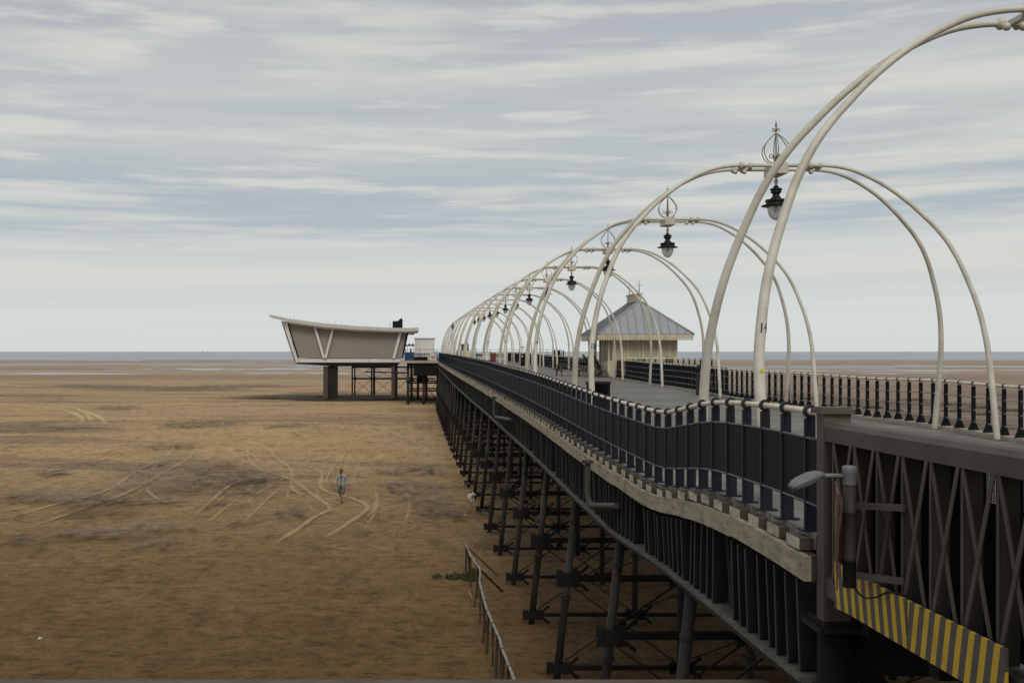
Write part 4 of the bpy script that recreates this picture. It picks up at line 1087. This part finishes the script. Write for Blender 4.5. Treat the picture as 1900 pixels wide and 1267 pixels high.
for y in (ay0 + .1, ay1 - .1):
    f_ = MB(); f_.tube([(ax, y, az + .45), (ax, y, az + 1.35)], [.035, .012], 8)
    for s in (-1, 1): f_.tube(smooth_path([Vector((ax, y, az + .95)), Vector((ax + s * .12, y, az + 1.0)), Vector((ax + s * .17, y, az + 1.12))], 4), .012, 5)
    f_.build('finial', M['ledge'], roof)
ev = MB(); t_ = .12
ev.span(ex0 + .03, ex1 - .03, ey0 + .03, ey0 + .13, ez - .17, ez - .012); ev.span(ex0 + .03, ex0 + .13, ey0 + .135, ey1, ez - .17, ez - .012); ev.span(ex1 - .13, ex1 - .03, ey0 + .135, ey1, ez - .17, ez - .012)
ev.span(ex0 + .14, ex1 - .14, ey0 + .14, ey1 - .1, ez - .10, ez - .02)
ev.build('eaves', M['kiosk'], ks)
vl = MB()
def scallop(p, d, n, w):
    for i in range(n):
        c = p + d * (i + .5) * w
        pts = []
        for k in range(9):
            a = math.pi * k / 8; pts.append(c + d * (math.cos(a) * w * .44) + Vector((0, 0, -.12 - math.sin(a) * .12)))
        top = [c + d * (w * .47), c - d * (w * .47)]
        nn_ = Vector((d.y, -d.x, 0)) * .012
        q = [top[1], top[0]] + pts
        vl.add([v - nn_ for v in q] + [v + nn_ for v in q], [tuple(range(len(q))), tuple(len(q) + k for k in range(len(q)))[::-1]] + [(k, (k + 1) % len(q), len(q) + (k + 1) % len(q), len(q) + k) for k in range(len(q))])
n_ = 38; scallop(Vector((ex0 + .04, ey0 + .05, ez - .172)), Vector((1, 0, 0)), n_, (ex1 - ex0 - .08) / n_)
n_ = 38; scallop(Vector((ex0 + .05, ey0 + .1, ez - .172)), Vector((0, 1, 0)), n_, (ey1 - ey0 - .1) / n_)
vl.build('valance', M['kiosk'], ks)
wl = MB(); wl.span(wx0, wx1, wy0, wy0 + .1, kd, ez - .1); wl.span(wx1 - .1, wx1, wy0 + .1, wy1, kd, ez - .1); wl.span(wx0, wx0 + .1, wy0 + .1, wy1, kd, ez - .1)
wl.build('wall', M['kiosk_dark'], ks)
for x in (wx0 - .0, wx0 + .95, wx0 + 1.95, wx0 + 2.95, wx1 - .1):
    MB().span(x, x + .14, wy0 - .05, wy0 - .002, kd, ez - .12).build('pilaster', M['kiosk'], ks)
for x in (wx0 + .16, wx0 + 1.12, wx0 + 2.12, wx0 + 3.12):
    k = MB(); k.span(x + .05, x + .72, wy0 - .02, wy0 - .003, kd + 1.0, ez - .35); k.build('wall_panel', M['kiosk'], ks)
    k = MB(); k.span(x + .12, x + .65, wy0 - .03, wy0 - .021, kd + 1.08, ez - .55); k.build('window', M['kiosk_dark'], ks)
for y in (70.75, 72.4, 74.0, 75.6):
    MB().lathe([(.09, 0), (.09, .5), (.06, .52), (.05, 2.0), (.09, 2.1), (.06, 2.15), (.06, ez - kd - .12)], 10, (wx0 - .25, y, kd)).build('veranda_post', M['kiosk'], ks)
k = MB(); k.span(wx0 - .3, wx0 - .2, 70.9, 75.6, kd, kd + 1.05); k.span(wx0 - .34, wx0 - .02, 70.82, 70.88, kd, kd + 1.1); k.build('side_panel', M['kiosk'], ks)
# rail around the shelter platform
t = thing('railing', (16.4, 68.8, kd), 'short railing along the near edge of the shelter platform', 'railing')
for i in range(17):
    place('post', rpost, t, Vector((13.7 + .36 * i, 68.8, kd + .12)))
MB().tube([(13.6, 68.8, kd + 1.27), (17.9, 68.8, kd + 1.27)], .03, 8).build('handrail', M['rail'], t)
# planters against the shelter front
def plant(x, y, s, mat, label, seed):
    t = thing('potted_plant', (x, y, kd), label, 'potted plant', 'plants in front of the shelter')
    MB().lathe([(.14, 0), (.2, .45), (.22, .5), (.18, .5)], 12, (x, y, kd)).build('pot', M['wood'], t)
    rnd = random.Random(seed); k = MB()
    for i in range(150):
        d = Vector((rnd.gauss(0, 1), rnd.gauss(0, 1), abs(rnd.gauss(0, 1.2)))).normalized() * rnd.uniform(.1, s)
        c = Vector((x, y, kd + .65)) + Vector((d.x * .75, d.y * .6, d.z * 1.5)); a = Vector((rnd.uniform(-1, 1), rnd.uniform(-1, 1), rnd.uniform(-1, 1))).normalized() * .09; b_ = a.orthogonal().normalized() * .035
        k.add([c - a, c + b_, c + a, c - b_], [(0, 1, 2, 3)])
    k.build('foliage', mat, t)
m_yg = weathered('yellow_green_leaf', (.16, .15, .02), (.10, .11, .02), None, .8, 6, .6, streak=False)
plant(15.25, 70.2, .5, m_yg, 'yellow green bushy plant in the middle of the shelter front', 1)
plant(17.05, 70.2, .5, M['leaf'], 'dark green spiky plant at right of the shelter front', 2)
plant(13.95, 70.3, .42, M['flower'], 'orange flowering plant at left of the shelter front', 3)

# picnic tables heaped by the shelter
def picnic(x, y, rz, label, fallen=False):
    z = zdeck(x, y); t = thing('picnic_table', (x, y, z), label, 'picnic table', 'wooden picnic tables beside the shelter')
    t.rotation_euler = (0, R(62) if fallen else 0, rz)
    if fallen: t.location.z += .5
    def loc(mb, nm): return local(mb, nm, M['wood'], t)
    k = MB()
    for i in range(5): k.box((0, -.3 + .15 * i, .74), (1.7, .135, .04))
    loc(k, 'tabletop')
    for s in (-1, 1):
        k = MB()
        for q in (0, .15): k.box((0, s * (.62 + q), .44), (1.7, .13, .04))
        loc(k, 'seat')
        for e in (-1, 1):
            k = MB(); k.bar((e * .6, s * .28, .71), (e * .6, s * .7, .0), .05, .09, (1, 0, 0)); loc(k, 'leg')
    for e in (-1, 1):
        k = MB(); k.box((e * .655, 0, .385), (.045, 1.55, .09)); k.box((e * .655, 0, .68), (.045, .7, .08)); loc(k, 'crosspiece')
picnic(10.9, 73.0, R(8), 'weathered picnic table farthest left of the shelter')
picnic(12.2, 71.2, R(80), 'weathered picnic table right beside the shelter post')
picnic(12.3, 73.4, R(15), 'weathered picnic table tipped on its side against the shelter', True)

# ------------------------------------------------------------------ bins and drum on the deck
def drum(x, y, r, h, label):
    z = zdeck(x, y); t = thing('planter_drum', (x, y, z), label, 'drum')
    MB().lathe([(r * .96, 0), (r * .96, h * .9), (r * 1.03, h * .91), (r * 1.03, h), (r * .93, h), (r * .93, h - .05)], 28, (x, y, z)).build('tub', M['black'], t)
    MB().lathe([(r * .92, h - .06), (r * .92, h - .05)], 20, (x, y, z)).build('filling', M['wood'], t)
    k = MB(); k.add([(x + r * .98 * math.sin(a), y - r * .98 * math.cos(a), z + q) for q in (h * .55, h * .63) for a in (-.12, .12)], [(0, 1, 3, 2)]); k.build('label_plate', M['kerb'], t)
drum(5.72, 32.2, .36, .92, 'round black drum on the deck behind the arch leg marked 15')
def bin_(x, y, w, h, label):
    z = zdeck(x, y); t = thing('litter_bin', (x, y, z), label, 'litter bin', 'black litter bins on the pier')
    k = MB()
    k.span(x - w / 2, x + w / 2, y - w / 2, y + w / 2, z, z + h * .72)
    for sx in (-1, 1):
        for sy in (-1, 1): k.box((x + sx * w * .44, y + sy * w * .44, z + h * .80), (w * .1, w * .1, h * .16))
    k.build('body', M['black'], t)
    k = MB(); k.span(x - w / 2 - .02, x + w / 2 + .02, y - w / 2 - .02, y + w / 2 + .02, z + h * .88, z + h * .94); k.span(x - w * .42, x + w * .42, y - w * .42, y + w * .42, z + h * .94, z + h); k.build('lid', M['black'], t)
bin_(12.72, 46.4, .44, 1.32, 'tall black litter bin against the right railing in front of the shelter')
bin_(11.9, 110, .55, 1.25, 'tall black litter bin far along the right side of the deck')

# ------------------------------------------------------------------ pier head: far platform and clutter
hd_ = H - 1.28
ph = thing('landing_platform', (7, 160, 0), 'dark piled platform at the seaward end joining pier and pavilion', 'platform')
MB().span(-.3, 30, 149, 178, hd_ - .3, hd_).build('deck', M['plank'], ph)
MB().span(-.3, 4.3, 148.9, 148.995, hd_ - .33, hd_ + .03).build('edge_beam', M['fascia'], ph)
MB().span(.9, 4.75, 149.2, 150, hd_ - 2.1, hd_ - .31).build('underside_shade', M['dark_iron'], ph)  # solid dark block stands in for the shade under the platform
MB().span(0, 29, 150.05, 177, hd_ - .75, hd_ - .31).build('girder', M['dark_iron'], ph)
MB().span(1.4, 2.9, 152, 154, hd_ - 3.2, hd_ - .78).build('hanging_tank', M['dark_iron'], ph)
for x, y in ((.15, 150.5), (2.35, 150.5), (4.3, 150.5), (.7, 160), (2.9, 160), (5, 160), (8, 160), (12, 160), (16, 160), (20, 160), (.7, 172), (5, 172), (1.7, 166)):
    p = MB().tube([(x, y, -.2), (x, y, hd_ - .76)], .19, 10).build('pile', M['pile'], ph)
    MB().lathe([(.19, -.1), (.3, -.08), (.3, .08), (.19, .1)], 10, (x, y, 3.2), False).build('collar', M['iron'], p)
for y in (150.5, 160):
    for z in (1.9, 3.0): MB().bar((.15, y + .25, z), (5, y + .25, z), .12, .2).build('cross_beam', M['iron'], ph)
    k = MB(); 
    for a, b in ((.2, 2.4), (2.4, 4.5)): k.tube([(a, y - .1, .2), (b, y - .1, 2.9)], .03, 5); k.tube([(a, y - .15, 2.9), (b, y - .15, .2)], .03, 5)
    k.build('tie_rods', M['iron'], ph)
MB().bar((-6, 158, 4.4), (.2, 150.3, 4.4), .15, .2).build('link_beam', M['iron'], ph)
t = thing('railing', (15, 152, hd_), 'thin dark railing across the far end of the pier', 'railing')
for x in frange(-.2, 21.8, 2.0): MB().tube([(x, 152, hd_), (x, 152, hd_ + 1.55)], .035, 6).build('post', M['navy'], t)
for z in (1.55, .8): MB().tube([(-.2, 152, hd_ + z), (21.8, 152, hd_ + z)], .03, 6).build('handrail', M['grey_metal'] if z > 1 else M['navy'], t)
t = thing('railing', (2, 149.3, hd_), 'black railing on platform edge in front of the white cabin', 'railing')
for x in frange(-.2, 4.2, .3): MB().tube([(x, 149.3, hd_), (x, 149.3, hd_ + 1.0)], .025, 5).build('post', M['black'], t)
for z in (1.0, .5, .1): MB().tube([(-.2, 149.3, hd_ + z), (4.2, 149.3, hd_ + z)], .03, 6).build('handrail', M['black'], t)
cb = thing('cabin', (2.5, 157, hd_), 'plain white box cabin on the platform right of the pavilion', 'cabin')
MB().span(1.15, 3.98, 155.5, 159, hd_, hd_ + 3.05).build('walls', M['white'], cb)
MB().span(1.05, 4.08, 155.4, 159.1, hd_ + 3.05, hd_ + 3.22).build('roof', M['roofgrey'], cb)
ki = thing('ride_booth', (.4, 155, hd_), 'small blue fairground booth with dark fretted canopy beside the cabin', 'booth')
MB().span(-.35, 1.0, 154.4, 155.6, hd_, hd_ + 1.15).build('base', M['blue'], ki)
for x in (-.25, .05, .9):
    MB().tube([(x, 154.5, hd_ + 1.15), (x, 154.5, hd_ + 2.05)], .035, 6).build('post', M['black'], ki)
k = MB(); k.span(-.45, 1.08, 154.3, 155.7, hd_ + 2.05, hd_ + 2.2)
for x in (-.2, .35, .85): k.lathe([(.2, 0), (.12, .12), (.04, .2), (.01, .32)], 8, (x, 154.6, hd_ + 2.2))
k.build('canopy', M['black'], ki)
fig = MB(); fig.lathe([(.1, 0), (.13, .2), (.06, .42), (.09, .5), (.01, .62)], 8, (.55, 155, hd_ + 1.15)); fig.build('centre_ornament', M['black'], ki)
sb = thing('notice_board', (3.6, 149.1, hd_), 'red and white notice board on the platform edge', 'notice board')
MB().span(3.25, 4.05, 149.05, 149.10, hd_ + .05, hd_ + .92).build('board', M['white'], sb)
k = MB()
for i, (x0, x1) in enumerate(((3.36, 3.62), (3.68, 3.95), (3.36, 3.9))): k.span(x0, x1, 149.038, 149.048, hd_ + (.5 if i < 2 else .24), hd_ + (.7 if i < 2 else .4))
k.build('lettering', M['red'], sb)
bk = thing('bicycle_rack', (2.2, 150.2, hd_), 'dark heap of hooped cycle racks before the white cabin', 'cycle rack')
k = MB()
for i in range(6):
    x = 1.2 + .32 * i; r_ = .42 + .1 * random.random()
    k.tube([Vector((x + r_ * math.cos(a) * .8, 150.2 + .1 * i, hd_ + .55 + r_ * math.sin(a))) for a in [j * math.pi / 8 - .4 for j in range(15)]], .03, 6)
k.span(1.0, 2.9, 150.0, 150.9, hd_, hd_ + .5); k.build('hoops', M['black'], bk)
tank = thing('water_butt', (4.3, 154, hd_), 'pale blue rounded tank beside the white cabin', 'tank')
MB().lathe([(.3, 0), (.3, 1.1), (.24, 1.3), (.05, 1.4)], 14, (4.3, 154, hd_)).build('tank_body', M['skyblue'], tank)
# furled white parasol near the end of the deck
px_, py_ = 4.75, 112.0; pz = zL(py_)
pr = thing('obelisk', (px_, py_, pz), 'tall tapering white cone with ball finial near the far pier end', 'ornament')
MB().lathe([(.32, 0), (.36, .3), (.33, 1.1), (.25, 1.9), (.16, 2.7), (.09, 3.3), (.07, 3.5)], 16, (px_, py_, pz)).build('cone', M['white'], pr)
MB().lathe([(.05, 3.5), (.05, 3.75), (.1, 3.8), (.17, 3.95), (.16, 4.1), (.08, 4.22), (.02, 4.4)], 12, (px_, py_, pz)).build('finial', M['grey_metal'], pr)
cbt = thing('cabinet', (6.3, 118, zdeck(6.3, 118)), 'cream cabinet with two dark boxes on top at the far pier end', 'cabinet')
z = zdeck(6.3, 118)
MB().span(5.95, 6.95, 117.6, 118.4, z, z + 1.5).build('body', M['kiosk'], cbt)
k = MB(); k.span(5.95, 6.25, 117.7, 118.3, z + 1.5, z + 2.2); k.span(6.45, 6.75, 117.7, 118.3, z + 1.5, z + 2.2); k.build('box', M['wood'], cbt)
MB().span(5.45, 5.92, 117.7, 118.3, z, z + 1.55).build('side_box', M['wood'], cbt)
for i, (x, y, lab) in enumerate(((9.4, 146, 'dark heap of benches left of the red panel at the far pier end'), (12.4, 143, 'low dark bench heap right of the red panel at the far pier end'))):
    t = thing('bench', (x, y, zdeck(x, y)), lab, 'bench', 'benches at the far pier end'); z = zdeck(x, y)
    k = MB()
    for q in range(3): k.box((x, y + .2 * q, z + .45), (2.4, .15, .05))
    k.build('seat', M['wood'], t); k = MB()
    for q in range(3): k.box((x, y + .62 + .04 * q, z + .62 + .16 * q), (2.4, .04, .12))
    k.build('backrest', M['wood'], t)
    for e in (-1, 1): k = MB(); k.box((x + e * 1.05, y + .25, z + .22), (.08, .6, .44)); k.build('leg', M['black'], t)
rp_ = thing('red_panel', (11.3, 141, zdeck(11.3, 141)), 'small dark red upright panel at the far pier end', 'panel')
z = zdeck(11.3, 141); MB().span(10.95, 11.55, 140.9, 141, z, z + 1.15).build('board', weathered('dull_red', (.16, .04, .03), (.09, .03, .025), None, .7, 3, .5), rp_)
for e in (-1, 1): MB().span(11.25 + e * .33 - .03, 11.25 + e * .33 + .03, 140.95, 141.02, z, z + 1.25).build('post', M['black'], rp_)
tel = thing('telescope', (14.3, 140, zR(140)), 'thin viewing post with crossbar behind the far litter bin', 'viewer post')
z = zR(140); MB().tube([(15.0, 140, z), (15.0, 140, z + 1.9)], .05, 8).build('post', M['black'], tel); MB().bar((14.75, 140, z + 1.9), (15.25, 140, z + 1.9), .1, .12).build('head', M['black'], tel)
tk = thing('wall_cabinet', (19.5, 150.5, hd_), 'black open framed box beyond the right railing at the pier end', 'cabinet')
k = MB(); k.span(20.3, 21.9, 150.2, 151, hd_, hd_ + .5); 
for x in (20.35, 21.05, 21.8): k.span(x, x + .35 if x < 21.5 else x + .1, 150.3, 150.9, hd_ + .5, hd_ + 1.45)
k.build('frame', M['black'], tk)

# ------------------------------------------------------------------ pavilion
PZ = 164.0
def pv(cx, cy, d=PZ): return at(480 + cx / 5, 560 + cy / 5, d)
pav = thing('pavilion', (-10, 170, 0), 'boat shaped beige clad pavilion with upswept white roof on two pillars', 'pavilion')
D2 = PZ + 17
def prism(pts, d0, d1, inner=None):
    n = len(pts); vs = [Vector((p.x, d0, p.z)) for p in pts] + [Vector((p.x, d1, p.z)) for p in pts]
    return MB().add(vs, [tuple(range(n)), tuple(n + k for k in range(n))[::-1]] + [(k, (k + 1) % n, n + (k + 1) % n, n + k) for k in range(n)])
wallp = [pv(262, 180), pv(520, 215), pv(690, 232), pv(1000, 262), pv(1385, 275), pv(1325, 522), pv(368, 522)]
prism(wallp, PZ + .35, D2).build('wall', None, pav)
pav_wall = pav.children[-1]
def clad():
    m, nt, b = newmat('pavilion_cladding')
    v = mapping(nt, (1, 1, 1), 'World'); s = nd(nt, 'ShaderNodeSeparateXYZ'); nt.links.new(v, s.inputs[0])
    fr = math_(nt, 'FRACT', math_(nt, 'MULTIPLY', s.outputs['Z'], 1 / .42))
    ln = math_(nt, 'LESS_THAN', fr, .10)
    n1 = noise(nt, mapping(nt, (.2, .2, 1.2), 'World'), 1, 5, .6)
    c = mix(nt, n1, (.27, .245, .213), (.215, .195, .17)); c = mix(nt, math_(nt, 'MULTIPLY', ln, .28), c, (.10, .085, .07))
    nt.links.new(c, b.inputs['Base Color']); b.inputs['Roughness'].default_value = .7; return m
pav_wall.data.materials.clear(); pav_wall.data.materials.append(clad())
top = [(105, 120), (300, 160), (600, 200), (900, 226), (1200, 241), (1370, 244), (1480, 240)]
bot = [(1485, 272), (1370, 276), (1200, 273), (900, 260), (600, 236), (300, 192), (110, 146)]
prism([pv(*p) for p in top + bot], PZ - 1.2, D2 + 1.5).build('roof', weathered('roof_white', (.52, .50, .47), (.42, .40, .38), None, .6, .5, .4), pav)
fa = [(215, 178), (300, 193.5), (600, 237.5), (900, 261.5), (1200, 274.5), (1455, 276)]; fb = [(1450, 289), (1200, 287), (900, 274), (600, 250), (300, 206), (222, 190)]
prism([pv(*p) for p in fa + fb], PZ - .7, D2 + 1).build('roof_fascia', M['white'], pav)
prism([pv(372, 528), pv(1312, 528), pv(1308, 562), pv(376, 562)], PZ + .1, D2 + .2).build('floor_beam', M['white'], pav)
prism([pv(345, 564), pv(1308, 564), pv(1285, 598), pv(700, 598), pv(348, 574)], PZ + .15, D2).build('underside', M['dark_iron'], pav)
def strut(a, b, w=.34):
    MB().bar(pv(*a), pv(*b), w, w, (0, 1, 0)).build('strut', M['white'], pav)
strut((520, 232), (606, 524)); strut((690, 248), (619, 524)); strut((1314, 288), (1252, 524), .38)
strut((240, 186), (360, 560), .36)
p0, p1 = pv(216, 180, PZ + 3), pv(338, 560, PZ + 3); MB().bar(p0, p1, .22, .22, (0, 1, 0)).build('strut', M['white'], pav)
MB().bar(pv(345, 470, PZ + 1.5) + Vector((-.9, 0, 5)), pv(345, 566, PZ + 1.5), .2, .2, (0, 1, 0)).build('strut', M['white'], pav)
prism([pv(1372, 278), pv(1392, 278), pv(1340, 525), pv(1326, 525)], PZ + .2, PZ + .34).build('end_trim', M['black'], pav)
prism([pv(255, 185), pv(270, 185), pv(372, 522), pv(360, 522)], PZ + .2, PZ + .34).build('end_trim', M['black'], pav)
ch = MB(); a, b = pv(1240, 240, PZ + 3), pv(1335, 240, PZ + 3)
prism([pv(1240, 250, PZ + 3), pv(1335, 250, PZ + 3), pv(1335, 165, PZ + 3), pv(1322, 148, PZ + 3), pv(1290, 178, PZ + 3), pv(1243, 178, PZ + 3)], PZ + 3, PZ + 6).build('chimney', M['black'], pav)
pil = MB(); a = pv(598, 598); b = pv(640, 598); c = pv(708, 598)
pil.span(a.x, b.x, PZ + .2, PZ + 1.2, -.1, a.z); 
p = pil.build('pillar', M['concrete'], pav)
MB().span(b.x + .003, c.x, PZ + .55, PZ + 7, -.1, a.z).build('pillar_shade_wing', M['iron'], p)  # near-black wing paints the pillar's shaded right face
a = pv(1230, 598); b = pv(1262, 598); c = pv(1285, 598)
p = MB().span(a.x, b.x, PZ + .2, PZ + 1.2, -.1, a.z).build('pillar', M['concrete'], pav)
MB().span(b.x + .003, c.x, PZ + .55, PZ + 7, -.1, a.z).build('pillar_shade_wing', M['iron'], p)  # dark colour again stands for the pillar side out of the light
for x in (290, 330, 380, 710, 770, 1215): MB().tube([pv(x, 205 if x < 500 else 235, PZ + 2), pv(x, (130 if x < 350 else 150) if x < 500 else 180, PZ + 2)], .02, 4).build('roof_wire', M['grey_metal'], pav)
# old landing stage piles behind the pavilion
ls = thing('landing_stage', (-5, 184, 0), 'thin braced iron piles standing under the pavilion', 'landing stage')
LZ = 184
for x in (868, 892, 1048, 1070, 1385, 1420):
    a = pv(x, 595, LZ); MB().tube([(a.x, LZ, -.2), (a.x, LZ, a.z)], .13 if x != 1070 else .2, 8).build('pile', M['pile'], ls)
for y in (605, 712): MB().bar(pv(868, y, LZ), pv(1640, y, LZ), .2, .28).build('cross_beam', M['pile'], ls)
k = MB()
for a, b in ((892, 1048), (1070, 1240), (1240, 1385)):
    for c0, c1 in ((612, 705), (718, 850)): k.tube([pv(a, c0, LZ), pv(b, c1, LZ)], .035, 5); k.tube([pv(a, c1, LZ + .2), pv(b, c0, LZ + .2)], .035, 5)
k.build('tie_rods', M['pile'], ls)

# distant sea mark on the horizon
sm_ = thing('sea_mark', at(376, 652, 6000) * 1, 'tiny dark mast standing on the horizon left of the pavilion', 'sea mark')
b = at(376, 652, 6000); b.z = 0; sm_.location = b
MB().lathe([(1.4, 0), (1.4, 7), (.7, 8), (.6, 12), (.3, 13)], 8, b, False).build('mast', M['iron'], sm_)

# ------------------------------------------------------------------ world: overcast Nishita sky behind layered cloud
w = bpy.data.worlds.new("World"); scene.world = w; w.use_nodes = True
nt = w.node_tree; bg = nt.nodes['Background']
SUN_EL, SUN_AZ = 44.0, 176.0
sky = nd(nt, 'ShaderNodeTexSky'); sky.sky_type = 'NISHITA'; sky.sun_disc = False
sky.sun_elevation = R(SUN_EL); sky.sun_rotation = R(SUN_AZ); sky.dust_density = 2.0; sky.air_density = 1.0
tc = nd(nt, 'ShaderNodeTexCoord'); s = nd(nt, 'ShaderNodeSeparateXYZ'); nt.links.new(tc.outputs['Generated'], s.inputs[0])
x, y, z = s.outputs[0], s.outputs[1], s.outputs[2]
hl = math_(nt, 'SQRT', math_(nt, 'ADD', math_(nt, 'MULTIPLY', x, x), math_(nt, 'MULTIPLY', y, y)))
el = math_(nt, 'MAXIMUM', math_(nt, 'DIVIDE', z, math_(nt, 'MAXIMUM', hl, .001)), 0.0)
az = math_(nt, 'ARCTAN2', x, y)
g = math_(nt, 'LOGARITHM', math_(nt, 'ADD', el, .07), 2.718)
def skyvec(ax_, gx_, tilt, zz):
    c = nd(nt, 'ShaderNodeCombineXYZ'); nt.links.new(math_(nt, 'MULTIPLY', az, ax_), c.inputs[0])
    nt.links.new(math_(nt, 'ADD', math_(nt, 'MULTIPLY', g, gx_), math_(nt, 'MULTIPLY', az, tilt)), c.inputs[1]); c.inputs[2].default_value = zz; return c.outputs[0]
n_band = noise(nt, skyvec(1.2, 7.0, .1, 3.1), 1, 4, .55, .3)
n_str = noise(nt, skyvec(2.6, 11.0, .0, 7.7), 1, 4, .52, 0)
n_puf = noise(nt, skyvec(7.5, 19, .0, 1.3), 1, 4, .52, 0)
n_lmp = noise(nt, skyvec(6.5, 9.0, .0, 5.3), 1, 3, .5, 0)
wob = math_(nt, 'ADD', el, math_(nt, 'MULTIPLY', math_(nt, 'SUBTRACT', n_band, .5), .05))
def srgb(r, g_, b): return tuple(((c / 255 + .055) / 1.055) ** 2.4 for c in (r, g_, b))
base = ramp(nt, math_(nt, 'MULTIPLY', wob, 2.0), [(0, srgb(213, 218, 217)), (.07, srgb(214, 219, 218)), (.105, srgb(207, 212, 212)), (.135, srgb(216, 216, 210)), (.19, srgb(208, 212, 210)), (.24, srgb(176, 187, 195)), (.30, srgb(174, 184, 192)), (.36, srgb(194, 199, 199)), (.46, srgb(194, 198, 199)), (.56, srgb(183, 188, 192)), (.66, srgb(172, 177, 184)), (1.0, srgb(180, 185, 191))])
hi = math_(nt, 'MULTIPLY', maprange(nt, n_str, .44, .64, 0, 1), maprange(nt, n_lmp, .36, .60, .25, 1)); lo = maprange(nt, n_str, .30, .52, 1, 0)
amt = maprange(nt, el, .05, .14, .12, 1)
c = mix(nt, math_(nt, 'MULTIPLY', math_(nt, 'MULTIPLY', hi, amt), .68), base, srgb(220, 219, 210))
c = mix(nt, math_(nt, 'MULTIPLY', math_(nt, 'MULTIPLY', lo, amt), .5), c, srgb(176, 185, 191))
pf = math_(nt, 'MULTIPLY', maprange(nt, n_puf, .50, .70, 0, .75), amt)
c = mix(nt, pf, c, srgb(217, 217, 210))
c10 = nd(nt, 'ShaderNodeVectorMath', operation='SCALE'); nt.links.new(c, c10.inputs[0]); c10.inputs['Scale'].default_value = 10.0
fin = mix(nt, .97, sky.outputs[0], c10.outputs[0])
nt.links.new(fin, bg.inputs['Color']); bg.inputs['Strength'].default_value = .1

sd = bpy.data.lights.new('sun', 'SUN'); sd.energy = 1.5; sd.angle = R(24); sd.color = (1, .92, .78)
so = bpy.data.objects.new('sun', sd); col.objects.link(so)
dirv = Vector((math.sin(R(SUN_AZ)) * math.cos(R(SUN_EL)), math.cos(R(SUN_AZ)) * math.cos(R(SUN_EL)), math.sin(R(SUN_EL))))
so.rotation_euler = dirv.to_track_quat('Z', 'Y').to_euler(); so.location = (40, -20, 60)

# ------------------------------------------------------------------ camera
cd = bpy.data.cameras.new('camera'); cam = bpy.data.objects.new('camera', cd); col.objects.link(cam)
cam.location = (0, 0, H); cam.rotation_euler = (R(90), 0, 0)
cd.sensor_width = 36; cd.lens = F / 1900 * 36
cd.shift_x = (950 - VX) / 1900; cd.shift_y = (HY - 633.5) / 1900
cd.clip_start = .05; cd.clip_end = 80000
scene.camera = cam
scene.render.engine = 'CYCLES'
scene.render.resolution_x = 1024; scene.render.resolution_y = 682
scene.view_settings.view_transform = 'Standard'; scene.view_settings.look = 'None'; scene.view_settings.exposure = 0
